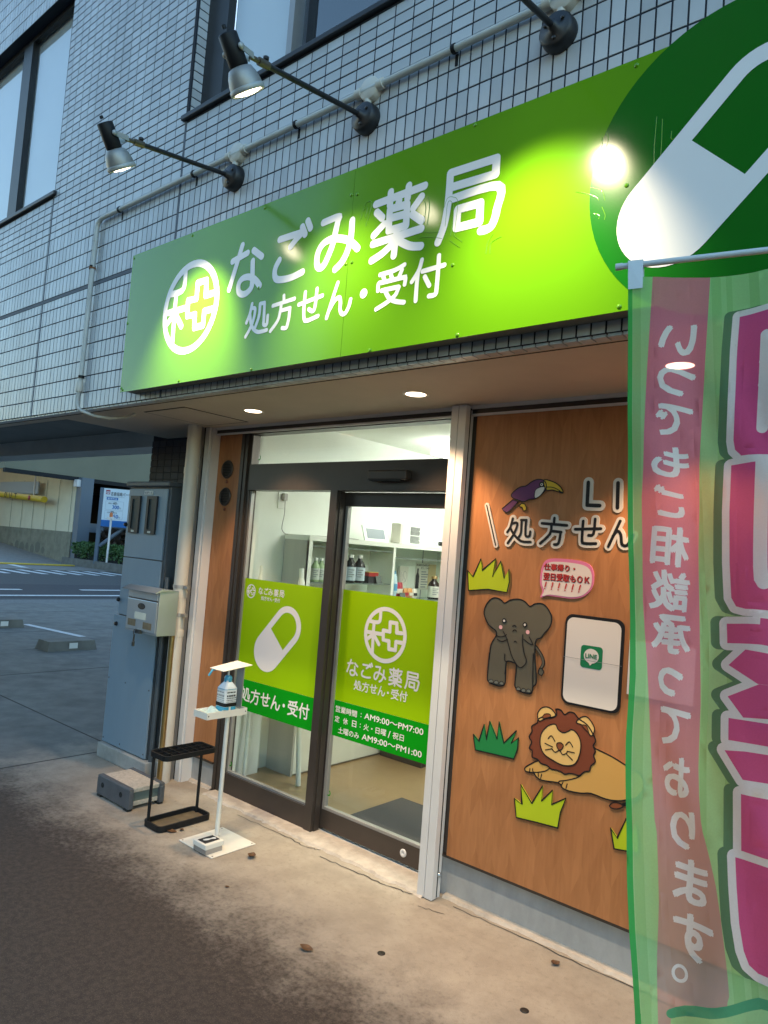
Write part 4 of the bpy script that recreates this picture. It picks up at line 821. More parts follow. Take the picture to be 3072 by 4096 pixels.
for (a, b) in [(-2.579, 3.099), (-3.144, 3.101), (-3.70, 3.10), (-3.70, 2.365), (-3.685, 2.355), (-2.029, 3.011), (-1.995, 3.005), (-2.029, 2.725), (-1.995, 2.725), (-1.493, 2.611), (-2.572, 2.725), (-.871, 2.726), (-.863, 3.096), (-3.145, 2.354), (-2.576, 2.352), (-1.859, 2.35), (-1.451, 2.353), (-.872, 2.358), (-1.44, 3.105), (-3.70, 2.73)]:
    s = MB(); s.lathe([(.0075, 0), (.0065, .003), (.003, .0045), (0, .005)], (a, SYF, b), (0, -1, 0), 12); P(s.build("screw", "sign_lime"), SG)

# faint raised outlines of the lettering of an older sign underneath the sheets
for q in DATA["ghost"]:
    P(MB().tube([(a, SYF - .0002, b) for a, b in smooth(q, n=5)], .0016, 6).build("embossed_line", "sign_lime"), SG)

# ================================================================== spot lamps on arms, conduit
def spot_lamp(x, L, dz, label, yaw, power=1.0, cone=52):
    t = empty("spot_lamp", (x, 0, 3.374)); tag(t, label, "lamp", "spot lamps on arms above the sign")
    a = MB(); a.lathe([(.062, .0), (.064, .012), (.060, .045), (.052, .052), (.018, .054), (.016, .075), (0, .075)], (0, 0, 0), (0, -1, 0), 28)
    for k in range(3):
        an = k * 2.094 + .6; a.lathe([(.007, 0), (.007, .006), (0, .007)], (.038 * math.cos(an), -.052, .038 * math.sin(an)), (0, -1, 0), 8)
    a.build("wall_base", "black_iron", t)
    e = Vector((0, -L, dz)); s = Vector((0, -.05, 0)); d = (e - s).normalized()
    a = MB(); a.tube([s, e], .0105, 12); a.build("arm", "black_iron", t)
    a = MB(); a.tube([e - d * .035, e + d * .012], .0145, 12); a.tube([e + d * .012, e + d * .05], .009, 10); a.build("swivel", "brass_dull", t)
    a = MB(); a.lathe([(.006, 0), (.011, .004), (.011, .014), (0, .015)], e - d * .02 + Vector((0, 0, .014)), (0, 0, 1), 10); a.build("thumb_screw", "black_iron", t)
    # head: axis points down and back to the sign
    ax = Vector((yaw, .585, -.81)).normalized(); top = e + Vector((0, -.152, .014)); side = Vector((1, 0, 0))
    a = MB(); a.lathe([(0, 0), (.031, .0), (.034, .004), (.034, .100), (.031, .105), (.024, .107)], top, ax, 24)
    a.lathe([(.006, -.012), (.008, -.01), (.008, 0)], top + Vector((0, -.012, .01)), ax, 10); a.build("lamp_body", "black_plastic", t)
    a = MB(); a.lathe([(.026, .103), (.042, .110), (.052, .130), (.058, .155), (.0595, .170)], top, ax, 32); a.build("reflector", "lamp_alu", t)
    a = MB(); a.lathe([(.0590, .168), (.0625, .170), (.0625, .184), (.059, .188), (.054, .184)], top, ax, 32); a.build("lens_rim", "bracket_grey", t)
    a = MB(); a.lathe([(.0555, .182), (.030, .189), (0, .192)], top, ax, 28); a.build("lens", "lens_glow", t)
    piv = top + ax * .052
    a = MB()
    for sx in (-1, 1):
        p0 = piv + side * sx * .040; p1 = e + d * .045 + side * sx * .012
        dr = (p1 - p0); n2 = dr.cross(side).normalized() * .011
        a.add([p0 + n2, p0 - n2, p1 - n2, p1 + n2, p0 + n2 + side * .003, p0 - n2 + side * .003, p1 - n2 + side * .003, p1 + n2 + side * .003], [(0, 1, 2, 3), (7, 6, 5, 4), (0, 4, 5, 1), (2, 6, 7, 3), (1, 5, 6, 2), (0, 3, 7, 4)])
        a.lathe([(.011, 0), (.011, .008), (0, .009)], p0, side * sx, 12)
    a.build("yoke", "bracket_grey", t)
    ld = bpy.data.lights.new("spot_beam", 'SPOT'); ld.energy = LAMP_W * power; ld.color = (1.0, .84, .55); ld.spot_size = math.radians(cone); ld.spot_blend = 1.0; ld.shadow_soft_size = .025
    lo = bpy.data.objects.new("spot_beam", ld); link(lo, t)
    lo.location = top + ax * .205; lo.rotation_euler = ax.to_track_quat('-Z', 'Y').to_euler()
    return t

spot_lamp(-2.938, .545, -.078, "lit black spot lamp on a long arm over the round emblem, lowest of the row", -.10, 1.6, 64)
spot_lamp(-2.051, .575, -.080, "lit black spot lamp in front of the upper window's bright pane", 0, .85, 70)
spot_lamp(-1.174, .575, -.080, "spot lamp arm at the top edge of the photo above the green disc", .0, 1.35, 74)

cz = 3.497
CT = empty("cable_conduit", (-3.0, 0, 3.497)); tag(CT, "pale grey conduit pipe run along the tiles and down beside the sign", "conduit"); bpy.context.view_layer.update()
def PT(mb, nm, m, par): return P(mb.build(nm, m), par)
el = [(-4.312 + .06 - .06 * math.cos(a), -.022, cz - .06 + .06 * math.sin(a)) for a in [k * math.pi / 2 / 6 for k in range(7)]]
PT(MB().tube([(-4.326, -.022, 2.46), (-4.318, -.022, 2.9)] + el + [(-3.6, -.022, cz), (-2.0, -.022, cz), (1.2, -.022, cz)], .0145, 12), "pipe", "conduit", CT)
for q in ((-4.312, 3.36), (-4.314, 3.30)): PT(MB().lathe([(.0165, 0), (.0165, .02)], (q[0] + .0, -.022, q[1]), (0, 0, 1), 14), "coupling", "conduit", CT)
for x in (-4.046, -3.29, -2.492, -1.612): 
    s = MB(); s.lathe([(.0185, -.008), (.0185, .008)], (x, -.022, cz), (1, 0, 0), 14); s.box(x - .006, x + .006, -.004, .0, cz - .055, cz - .01); PT(s, "clip", "black_plastic", CT)
for z in (3.20, 2.507): PT(MB().lathe([(.0185, -.008), (.0185, .008)], (-4.319, -.022, z), (0, 0, 1), 14), "clip", "black_plastic", CT)
PT(MB().lathe([(.019, 0), (.021, .008), (.021, .06), (.018, .066)], (-4.328, -.024, 2.415), (0, 0, 1), 14), "end_socket", "plastic_cream", CT)
fl = [(-4.329, -.024, 2.415), (-4.331, -.026, 2.37), (-4.326, -.026, 2.33), (-4.30, -.012, 2.298), (-4.25, .05, 2.275), (-4.19, .12, 2.268), (-4.12, .19, 2.285), (-4.08, .225, 2.312)]
fs_ = [Vector((*q, z)) for q, z in zip(smooth([(a, b) for a, b, c in fl], n=8), [c for c in np.interp(np.arange(57) / 8, range(8), [c for a, b, c in fl])])]
s = MB()
s.tube(fs_[:24], .0115, 10, caps=True)
for i in range(0, 20): s.lathe([(.0135, -.002), (.0135, .002)], fs_[i], (fs_[min(i + 1, 56)] - fs_[i]).normalized(), 10)
s.tube(fs_[22:], .0095, 10); PT(s, "flexible_pipe", "conduit", CT)
PT(MB().lathe([(.0195, 0), (.0195, .012)], (-4.319, -.022, 3.185), (0, 0, 1), 12), "rust_stain", "rust", CT)
for x, lb in ((-2.938, "left"), (-2.051, "middle"), (-1.174, "right")):
    s = MB(); s.lathe([(.050, .0), (.050, .030), (.047, .034), (0, .035)], (x + .012, -.0, cz), (0, -1, 0), 28)
    s.lathe([(.022, .045), (.022, .075)], (x + .012, -.022, cz), (1, 0, 0), 12); s.lathe([(.022, .045), (.022, .075)], (x + .012, -.022, cz), (-1, 0, 0), 12)
    s.lathe([(.015, .045), (.015, .085)], (x + .006, -.022, cz), (0, 0, -1), 12)
    PT(s, "junction_box", "plastic_cream", CT)

# ================================================================== downlights
for x, y, lab in ((-3.215, .448, "round lit downlight in the soffit beside the access hatch"), (-2.056, .455, "round lit downlight in the soffit above the sliding door sensor"), (-.868, .443, "round lit downlight in the soffit glowing through the banner cloth")):
    t = empty("downlight", (x, y, Z0)); tag(t, lab, "downlight", "warm downlights in the soffit")
    s = MB(); s.lathe([(.048, -.001), (.050, .002), (.060, .003), (.062, .0), (.062, -.001)], (0, 0, 0), (0, 0, -1), 32); s.build("trim_ring", "alu_white", t)
    s = MB(); s.lathe([(.047, .0012), (0, .0016)], (0, 0, 0), (0, 0, -1), 32); s.build("lamp_face", "down_glow", t)
    ld = bpy.data.lights.new("down_beam", 'SPOT'); ld.energy = DOWN_W; ld.color = (1.0, .66, .38); ld.spot_size = math.radians(106); ld.spot_blend = .5; ld.shadow_soft_size = .045
    lo = bpy.data.objects.new("down_beam", ld); link(lo, t); lo.location = (0, 0, -.012)

# ================================================================== downpipe, cabinet, mailbox
t = empty("downpipe", (-4.045, .64, 0)); tag(t, "cream plastic downpipe between the meter cabinet and the wood panel", "pipe")
MB().tube([(0, 0, .0), (0, 0, 2.312)], .044, 20).build("pipe", "pipe_cream", t)
for z in (1.99, 1.18, .93): MB().lathe([(.047, 0), (.047, .04)], (0, 0, z), (0, 0, 1), 20).build("pipe_socket", "pipe_cream", t)
for z in (1.24, 1.06): MB().lathe([(.048, 0), (.048, .022)], (0, 0, z), (0, 0, 1), 20).box(.045, .09, -.012, .012, z + .002, z + .02).build("pipe_clamp", "alu_grey", t)
MB().tube([(-.075, .03, 2.30), (-.055, .0, 2.16)], .022, 12, r2=.012).build("sealant_lump", "plastic_cream", t)

CB = empty("meter_cabinet", (-4.45, .62, 0)); tag(CB, "tall blue grey electricity meter cabinet with two dark windows on a concrete plinth", "cabinet")
x0, x1, y0, y1 = -.27, .245, -.02, .20
MB().box(x0 - .05, x1 + .055, y0 - .03, y1 + .05, 0, .10, .008).build("plinth", "concrete_plinth", CB)
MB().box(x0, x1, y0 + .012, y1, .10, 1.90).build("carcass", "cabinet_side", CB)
d1 = box("upper_door", x0 + .004, x1 - .03, y0, y0 + .012, 1.405, 1.885, "cabinet_blue", CB, .003)
d2 = box("middle_door", x0 + .004, x1 - .03, y0, y0 + .012, 1.0, 1.398, "cabinet_blue", CB, .003)
d3 = box("lower_cover", x0 - .035, x1 + .0, y0 - .006, y0 + .006, .108, .992, "cabinet_blue", CB, .002)
MB().box(x0 - .012, x1 + .012, y0 - .02, y1 + .01, 1.90, 1.935, .008).build("cap", "cabinet_side", CB)
for xx in (-.155, .055):
    f_ = MB(); a, b, c, d = xx - .062, xx + .062, 1.575, 1.835
    f_.box(a, b, y0 - .014, y0, c, c + .03); f_.box(a, b, y0 - .014, y0, d - .022, d); f_.box(a, a + .026, y0 - .014, y0, c + .03, d - .022); f_.box(b - .026, b, y0 - .014, y0, c + .03, d - .022)
    o = f_.build("meter_window", "meter_frame", CB); box("meter_glass", a + .026, b - .026, y0 - .006, y0 - .001, c + .03, d - .022, "meter_glass", o); box("meter_label", xx - .018, xx + .018, y0 - .0155, y0 - .013, c + .006, c + .02, "sticker_cream", o)
box("name_plate", -.062, .045, y0 - .004, y0, 1.845, 1.872, "label_white", CB)
text("plate_text", "EP-1", -.05, .033, 1.851, 1.866, y0 - .0052, "ink_grey", CB)
for z in (1.63, 1.10, .93): MB().lathe([(.014, 0), (.016, .004), (.012, .016), (0, .018)], (x0 + .012, y0 - .004, z), (0, -1, 0), 14).build("door_knob", "black_plastic", CB)
for a in (x0 - .02, x0 + .2, x1 - .02):
    for z in (.135, .55): MB().lathe([(.006, 0), (.004, .004), (0, .005)], (a, y0 - .006, z), (0, -1, 0), 8).build("rivet", "cabinet_side", CB)
PT_ = MB(); PT_.tube([(x1 + .035, .0, .0), (x1 + .035, .0, 1.3)], .016, 12); PT_.build("earth_pipe", "cabinet_side", CB)

MBX = empty("mailbox", (-4.15, .44, .945)); tag(MBX, "stainless steel mailbox with padlock hanging in front of the meter cabinet", "mailbox")
w, d, hh = .182, .14, .28
MB().box(-w, w, .004, d, 0, hh).build("body", "stainless", MBX)
box("flap", -w + .012, w - .012, -.004, .004, .217, hh - .006, "stainless", MBX, .002)
box("front_door", -w + .010, w - .010, -.004, .004, .012, .208, "stainless", MBX, .003)
box("slot_gap", -w + .012, w - .012, .0, .004, .208, .217, "stainless_dark", MBX)
r_ = MB(); r_.add([(-w - .018, -.035, hh - .012), (w + .012, -.035, hh - .012), (w + .012, .012, hh + .014), (-w - .018, .012, hh + .014), (w + .004, d, hh + .002), (-w - .004, d, hh + .002), (-w - .018, -.033, hh - .017), (w + .012, -.033, hh - .017), (w + .012, .012, hh - .002), (-w - .018, .012, hh - .002)], [(0, 1, 2, 3), (3, 2, 4, 5), (0, 6, 7, 1), (1, 7, 8, 2), (0, 3, 9, 6), (6, 9, 8, 7), (2, 8, 4), (3, 5, 9)])
r_.build("lid", "stainless", MBX)
o = shape("emblem_plate", [circle((0, .168), .044, 28, .020)], "ink", None, -.0055); o.parent = MBX
strokes("emblem_marks", [[(-.02, .158), (-.028, .175)], [(-.004, .155), (-.012, .18)], [(.012, .156), (.008, .178)], [(.024, .16), (.03, .172)]], .004, "brass_dull", None, -.0066).parent = MBX
box("name_sticker", -.072, .062, -.0056, -.004, .085, .128, "sticker_cream", MBX)
box("old_sticker", -.145, -.055, -.0056, -.004, .035, .078, "sticker_brown", MBX)
box("old_sticker", .035, .130, -.0056, -.004, .030, .072, "sticker_brown", MBX)
hs = MB(); hs.box(-.03, .025, -.018, .0, -.004, .022); hs.tube([(-.012, -.022, .012), (-.026, -.024, .018), (-.034, -.024, .002), (-.026, -.024, -.014)], .0035, 8); hs.build("hasp", "stainless_dark", MBX)
k_ = MB(); k_.tube([(-.022, -.024, -.012), (-.026, -.024, -.055)], .0055, 8); k_.box(-.036, -.016, -.031, -.017, -.088, -.056, .004); k_.build("padlock", "stainless_dark", MBX)
MB().tube([(.13, .155, 0), (.13, .155, -.945)], .017, 14).build("post", "brass_pipe", MBX)

# ================================================================== hand sanitiser stand, bottle
ST = empty("sanitiser_stand", (-3.065, .34, 0)); tag(ST, "white metal hand sanitiser stand with foot pedal and small tray", "stand")
MB().box(-.142, .142, -.138, .142, .001, .006, .002).build("base_plate", "stand_white", ST)
for a in (-1, 1):
    for b in (-1, 1): MB().lathe([(.005, 0), (0, .001)], (a * .128, b * .125 + .002, .006), (0, 0, 1), 8).build("bolt_hole", "frame_brown", ST)
MB().tube([(-.045, .03, .006), (-.040, .03, .70)], .012, 14).build("pole", "stand_white", ST)
pd = MB().box(-.002, .100, -.145, -.045, .006, .030).build("pedal_base", "alu_grey", ST)
pd = MB().box(-.004, .103, -.150, -.035, .030, .056, .004).build("pedal", "stand_white", ST)
box("pedal_label", .018, .082, -.138, -.048, .056, .0575, "ink", ST)
o = shape("foot_print", [smooth([(-.028, -.006), (-.01, -.011), (.012, -.006), (.03, -.012), (.038, 0), (.028, .010), (.01, .006), (-.012, .010), (-.03, .006)], True, 4)], "label_white", None, 0)
o.rotation_euler = (math.radians(-90), 0, math.radians(80)); o.location = (.05, -.092, .0585); o.parent = ST
tr = MB(); tx0, tx1, ty0, ty1, tz = -.128, -.012, -.125, .135, .645
tr.box(tx0, tx1, ty0, ty1, tz, tz + .003); tr.box(tx0, tx0 + .003, ty0, ty1, tz + .003, tz + .035); tr.box(tx1 - .003, tx1, ty0, ty1, tz + .003, tz + .035); tr.box(tx0 + .003, tx1 - .003, ty0, ty0 + .003, tz + .003, tz + .035); tr.box(tx0 + .003, tx1 - .003, ty1 - .003, ty1, tz + .003, tz + .035)
tr.build("tray", "stand_white", ST)
for b in (-.115, .125): MB().lathe([(.004, 0), (0, .0012)], (tx1, b, tz + .018), (1, 0, 0), 8).build("tray_screw", "frame_brown", ST)
MB().box(-.100, -.040, .112, .118, .68, .895).build("back_plate", "alu_grey", ST)
rf = mesh("roof_plate", [(-.118, -.055, .893), (-.012, -.045, .890), (-.035, .165, .905), (-.150, .150, .912), (-.118, -.055, .890), (-.012, -.045, .887), (-.035, .165, .902), (-.150, .150, .909)], [(0, 1, 2, 3), (7, 6, 5, 4), (0, 4, 5, 1), (1, 5, 6, 2), (2, 6, 7, 3), (3, 7, 4, 0)], "stand_white", ST)
BT = empty("sanitiser_bottle", (-3.135, .375, .648)); tag(BT, "square white sanitiser pump bottle with blue cap strapped on the stand tray", "bottle")
def loft(rings, mb):
    v = [q for r in rings for q in r]; f = []; n = len(rings[0])
    for i in range(len(rings) - 1):
        for k in range(n): f.append((i * n + k, i * n + (k + 1) % n, (i + 1) * n + (k + 1) % n, (i + 1) * n + k))
    f.append(tuple(range(n))[::-1]); f.append(tuple(range((len(rings) - 1) * n, len(rings) * n))); return mb.add(v, f)
def rrect(hx, hy, z, c=.008): return [(sx * (hx - (c if k else 0)), sy * (hy - (0 if k else c)), z) for sx, sy, ks in ((1, 1, (0, 1)), (-1, 1, (1, 0)), (-1, -1, (0, 1)), (1, -1, (1, 0))) for k in ks]
BR = Matrix.Rotation(math.radians(0), 4, 'Z')
loft([rrect(.040, .040, 0), rrect(.040, .040, .045)], MB()).build("liquid_part", "bottle_blue", BT)
loft([rrect(.040, .040, .045), rrect(.040, .040, .140), rrect(.034, .034, .150), rrect(.018, .018, .172, .006), rrect(.018, .018, .18, .006)], MB()).build("body", "bottle_white", BT)
MB().lathe([(.020, .172), (.021, .176), (.021, .196), (.017, .202), (.012, .206)], (0, 0, 0), (0, 0, 1), 20).build("cap", "cap_blue", BT)
MB().tube([(0, 0, .2), (0, 0, .235)], .0055, 10).build("pump_stem", "bottle_white", BT)
MB().tube([(0, .012, .238), (0, 0, .238), (-.02, -.05, .240), (-.028, -.085, .237), (-.033, -.098, .215), (-.035, -.104, .205)], .006, 10).build("nozzle", "cap_blue", BT)
loft([rrect(.0425, .0425, .047), rrect(.0425, .0425, .066)], MB()).build("strap", "black_plastic", BT)
loft([rrect(.0405, .0405, .136), rrect(.0405, .0405, .1385)], MB()).build("blue_line", "cap_blue", BT)
for side in (0, 1):
    rnd = random.Random(5 + side); st_ = []
    for z_, h_, n_ in ((.118, .006, 3), (.098, .010, 5), (.088, .005, 6), (.078, .004, 7), (.070, .003, 7)):
        x_ = -.030
        for k in range(n_):
            w_ = .05 / n_ * rnd.uniform(.7, 1.1); st_.append([(x_, z_), (x_ + w_, z_), (x_ + w_, z_ + h_), (x_, z_ + h_)]); x_ += w_ + .003
    o = shape("label_print", st_, "ink" if side else "ink_grey", BT, -.0408)
    if side: o.rotation_euler = (0, 0, math.radians(90))
# folded towel lying in the tray
def towel():
    v = []; f = []; nx, ny = 10, 22; rnd = random.Random(4)
    for j in range(ny + 1):
        for i in range(nx + 1):
            x = -.052 + .104 * i / nx; y = -.112 + .225 * j / ny
            h = .012 + .016 * (math.sin(j * .9 + i * .5) * .5 + .5) + .012 * math.exp(-((j - 8) / 2.5) ** 2) + rnd.uniform(-.002, .002)
            if abs(y - .035) < .045 and abs(x) < .045: h *= .2
            v.append((x, y, h))
    for j in range(ny):
        for i in range(nx): f.append((j * (nx + 1) + i, j * (nx + 1) + i + 1, (j + 1) * (nx + 1) + i + 1, (j + 1) * (nx + 1) + i))
    o = mesh("towel", v, f, "towel", None, True, (-3.135, .345, .650)); tag(o, "pale green cloth crumpled in the sanitiser stand tray", "towel")
towel()

# ================================================================== umbrella stand
US = empty("umbrella_stand", (-3.42, .335, 0)); tag(US, "empty black umbrella stand with eighteen compartments beside the entrance", "umbrella stand")
def rr2(hx, hy, c, n=5):
    pts = []
    for cx, cy, a0 in ((hx - c, hy - c, 0), (-hx + c, hy - c, 90), (-hx + c, -hy + c, 180), (hx - c, -hy + c, 270)):
        for k in range(n + 1): a = math.radians(a0 + 90 * k / n); pts.append((cx + c * math.cos(a), cy + c * math.sin(a)))
    return pts
def frame_ring(hx, hy, c, t, z0, z1, mb):
    o_ = rr2(hx, hy, c); i_ = rr2(hx - t, hy - t, max(.005, c - t)); n = len(o_)
    v = [(*q, z0) for q in o_] + [(*q, z1) for q in o_] + [(*q, z0) for q in i_] + [(*q, z1) for q in i_]; f = []
    for k in range(n):
        j = (k + 1) % n; f += [(k, j, n + j, n + k), (2 * n + j, 2 * n + k, 3 * n + k, 3 * n + j), (n + k, n + j, 3 * n + j, 3 * n + k), (j, k, 2 * n + k, 2 * n + j)]
    return mb.add(v, f)
ux, uy = .082, .168
frame_ring(ux, uy, .03, .010, .004, .034, MB()).build("tray_rim", "black_plastic", US)
mesh("tray_floor", [(*q, .010) for q in rr2(ux - .008, uy - .008, .022)], [tuple(range(24))], "sticker_brown", US)
frame_ring(ux, uy, .03, .009, .375, .402, MB()).build("top_rim", "black_plastic", US)
gr = MB()
for k in (-1, 1): gr.box(k * .025 - .0012, k * .025 + .0012, -uy + .008, uy - .008, .378, .400)
for k in range(-2, 3): gr.box(-ux + .008, ux - .008, k * .055 - .0012, k * .055 + .0012, .3782, .3998)
gr.build("grid", "black_plastic", US)
for a, b in ((-.045, -uy + .012), (-.045, uy - .012)): MB().tube([(a, b, .006), (a, b, .376)], .0085, 12).build("leg", "black_plastic", US)

# ================================================================== step stool
SP = empty("step_platform", (-3.885, .315, 0)); tag(SP, "low step platform with tan non-slip top and grey end caps by the cabinet", "step")
bx_ = lambda n, a, b, c, d, e, f_, m, bv=0: MB().box(a, b, c, d, e, f_, bv).build(n, m, SP)
bx_("tread", -.165, .165, -.085, .095, .098, .122, "step_top", .003)
bx_("side_panel", -.155, .155, -.078, .09, .045, .098, "step_panel")
bx_("lower_rail", -.158, .158, -.083, .093, .020, .045, "step_top", .003)
for y_, s_ in ((-.115, -1), (.085, 1)):
    bx_("end_cap", -.178, .178, min(y_, y_ + .03), max(y_, y_ + .03), .012, .124, "step_side", .005)
    bx_("top_edge", -.17, .17, (-.112 if s_ < 0 else .085), (-.085 if s_ < 0 else .112), .122, .126, "step_side", .002)
    for a in (-.15, .15): bx_("foot", a - .022, a + .022, min(y_, y_ + .03) - .002, max(y_, y_ + .03) + .002, .0, .013, "rubber", .003)
for a in (-.165, .165):
    for b in (-.10, .10): bx_("corner_post", a - .016, a + .016, b - .016, b + .016, .012, .110, "step_side", .006)
for a in (-.115, .09): MB().lathe([(.015, 0), (.015, .002), (.011, .002), (.009, -.001), (.004, -.001), (.003, .002), (0, .002)], (a, -.1155, .075), (0, -1, 0), 18).build("plug", "rubber", SP)

# ================================================================== leaves and studs on the concrete
def leaf(x, y, s, rot, lab, curl=.4):
    v = []; f = []
    for i in range(9):
        t = i / 8; w_ = s * .32 * math.sin(math.pi * min(1, t * .96 + .02)) ** .8; z = .002 + s * curl * (t - .5) ** 2
        for k, e in ((-1, 1), (0, 0), (1, 1)): v.append((s * (t - .5), k * w_, z + e * s * .10 * curl * 2 * math.sin(math.pi * t)))
    for i in range(8):
        a = i * 3; f += [(a, a + 3, a + 4, a + 1), (a + 1, a + 4, a + 5, a + 2)]
    o = mesh("fallen_leaf", v, f, "leaf_brown", None, True, (x, y, .001)); o.rotation_euler = (.1, .15, rot); tag(o, lab, "leaf", "brown leaves fallen on the concrete")
leaf(-2.032, .002, .055, .4, "curled dark brown leaf on the edge of the stained concrete", .7)
leaf(-1.303, .668, .045, 1.2, "small crisp leaf near the wood panel's concrete base", .9)
leaf(-2.815, .363, .065, 2.1, "torn brown leaf beside the sanitiser stand base plate", 1.0)
leaf(-2.64, .082, .022, .9, "tiny leaf scrap in front of the sanitiser stand")
leaf(-3.325, .236, .055, .8, "tan leaf against the umbrella stand tray", .5)
leaf(-3.31, .29, .035, 2.4, "small dark leaf at the corner of the umbrella stand", .6)
for x, y, lab in ((-1.817, .207, "small dark round stud in the pale concrete, nearer the door"), (-1.24, .316, "small dark round stud in the pale concrete, nearer the banner")):
    o = MB().lathe([(.016, 0), (.016, .002), (.012, .0035), (0, .004)], (0, 0, 0), (0, 0, 1), 16).build("floor_stud", "coin_metal", None, (x, y, 0)); tag(o, lab, "stud", "round studs in the concrete")
# ================================================================== window film on the doors
def glyph_group(keys, x0, x1, zc, y, w_scale, m, par, big):
    allp = np.array([q for k in keys for s in GL[k] for q in s]); lo, hi = allp.min(0), allp.max(0)
    sc_ = (x1 - x0) / (hi[0] - lo[0]); cz_ = (lo[1] + hi[1]) / 2
    for k in keys:
        if k == "ten":
            q = GL[k][0][0]; shape("dot", [circle((x0 + (q[0] - lo[0]) * sc_, zc + (q[1] - cz_) * sc_), .0195 * sc_, 16)], m, par, y); continue
        st = [[(x0 + (a - lo[0]) * sc_, zc + (b - cz_) * sc_) for a, b in (smooth(s, n=4) if len(s) > 2 else s)] for s in GL[k]]
        strokes("character", st, (.0315 if big else .0185) * sc_ * w_scale, m, par, y)
NAME = ("na", "go", "mi", "yaku", "kyoku"); SUB = ("sho", "hou", "se", "n", "ten", "ju", "tuke")
fy = .8335
F1 = empty("f"); F1.name = "window_film"; F1.parent = DF
mesh("lime_sheet", [(-3.630, fy, .722), (-2.915, fy, .722), (-2.915, fy, 1.346), (-3.630, fy, 1.346)], [(0, 1, 2, 3)], "decal_lime", F1)
mesh("green_sheet", [(-3.630, fy, .535), (-2.915, fy, .535), (-2.915, fy, .7215), (-3.630, fy, .7215)], [(0, 1, 2, 3)], "decal_green", F1)
logo(None, -3.565, 1.268, .0435 / .24, fy - .0012, "decal_white").parent = F1
glyph_group(NAME, -3.490, -3.258, 1.279, fy - .0012, 1.0, "decal_white", F1, True)
glyph_group(SUB, -3.462, -3.288, 1.236, fy - .0012, 1.0, "decal_white", F1, False)
def pill2(par, cx, cz, R, L, ang, y, m, hf):
    o = pill(SG, cx, cz, R, L, ang, y, m, hf); o.matrix_parent_inverse = Matrix(); o.parent = par; return o
pill2(F1, -3.287, 1.005, .121, .1175, math.radians(47), fy - .0012, "decal_white", .68)
glyph_group(SUB, -3.575, -2.965, .632, fy - .0012, 1.0, "decal_white", F1, False)
gy = .8805
F2 = empty("f"); F2.name = "window_film"; F2.parent = DF
mesh("lime_sheet", [(-2.816, gy, .732), (-1.975, gy, .732), (-1.975, gy, 1.350), (-2.816, gy, 1.350)], [(0, 1, 2, 3)], "decal_lime", F2)
mesh("green_sheet", [(-2.816, gy, .536), (-1.975, gy, .536), (-1.975, gy, .7315), (-2.816, gy, .7315)], [(0, 1, 2, 3)], "decal_green", F2)
logo(None, -2.485, 1.137, .149 / .24, gy - .0012, "decal_white").parent = F2
glyph_group(NAME, -2.738, -2.240, .928, gy - .0012, 1.0, "decal_white", F2, True)
glyph_group(SUB, -2.676, -2.304, .840, gy - .0012, 1.0, "decal_white", F2, False)
def tline(s, x0, x1, zb, h): text("hours_text", s, x0, x1, zb, zb + h, gy - .0012, "decal_white", F2, .012)
tline("営業時間", -2.802, -2.640, .668, .036); tline(":", -2.612, -2.606, .676, .022); tline("AM9:00〜PM7:00", -2.585, -2.184, .673, .032)
tline("定", -2.802, -2.766, .613, .035); tline("休", -2.738, -2.702, .613, .035); tline("日", -2.670, -2.638, .613, .035); tline(":", -2.612, -2.606, .62, .022)
tline("火・日曜", -2.585, -2.425, .614, .035); tline("/", -2.412, -2.395, .61, .038); tline("祝日", -2.380, -2.305, .614, .035)
tline("土曜のみ", -2.770, -2.612, .556, .036); tline("AM9:00〜PM1:00", -2.592, -2.184, .561, .032)

# ================================================================== pictures mounted on the wood panel
SK = DATA["S"]; yb = RP - .0005; BD = .006      # boards stand 6 mm proud
yf = RP - BD
def thing(name, label, cat, c, group=None):
    t = empty(name, (c[0], RP, c[1])); tag(t, label, cat, group); bpy.context.view_layer.update(); return t
def put(o, t): return P(o, t)
def outline(t, pts, w=.0048, closed=True, m="ink_black", y=None):
    q = list(pts) + ([pts[0]] if closed else [])
    return put(strokes("outline", [q], w, m, None, (yf - .0012) if y is None else y), t)
def mean(p): return tuple(np.mean(np.array(p), 0))
# toucan
t = thing("toucan_picture", "purple toucan cut-out with yellow beak on the wood panel", "wall picture", mean(SK["tou_body"]))
for k, m, sm_ in (("tou_tail", "purple", 0), ("tou_body", "purple", 1), ("tou_beak", "beak", 1), ("tou_foot", "beak", 0)):
    q = smooth(SK[k], True, 4) if sm_ else SK[k]
    dy = {"tou_tail": .0008, "tou_foot": .0010}.get(k, 0) - (.0006 if k == "tou_beak" else 0)
    put(shape(k.split("_")[1], [q], m, None, yf + dy, BD - .0012), t); outline(t, q, .0045, y=yf + dy - .0009)
put(shape("belly", [smooth(SK["tou_belly"], True, 4)], "belly_white", None, yf - .0016), t); outline(t, smooth(SK["tou_belly"], True, 4), .003, y=yf - .0024)
put(strokes("beak_line", [smooth(SK["tou_mid"])], .0035, "ink_black", None, yf - .0022), t); put(shape("beak_tip", [SK["tou_tip"]], "ink_black", None, yf - .0022), t)
e = SK["tou_eye"][0]; put(shape("eye", [circle(e, .013, 18)], "ink_black", None, yf - .0014), t); put(shape("eye_white", [circle(e, .0065, 14)], "belly_white", None, yf - .0022), t); put(shape("pupil", [circle(e, .003, 10)], "ink_black", None, yf - .0030), t)
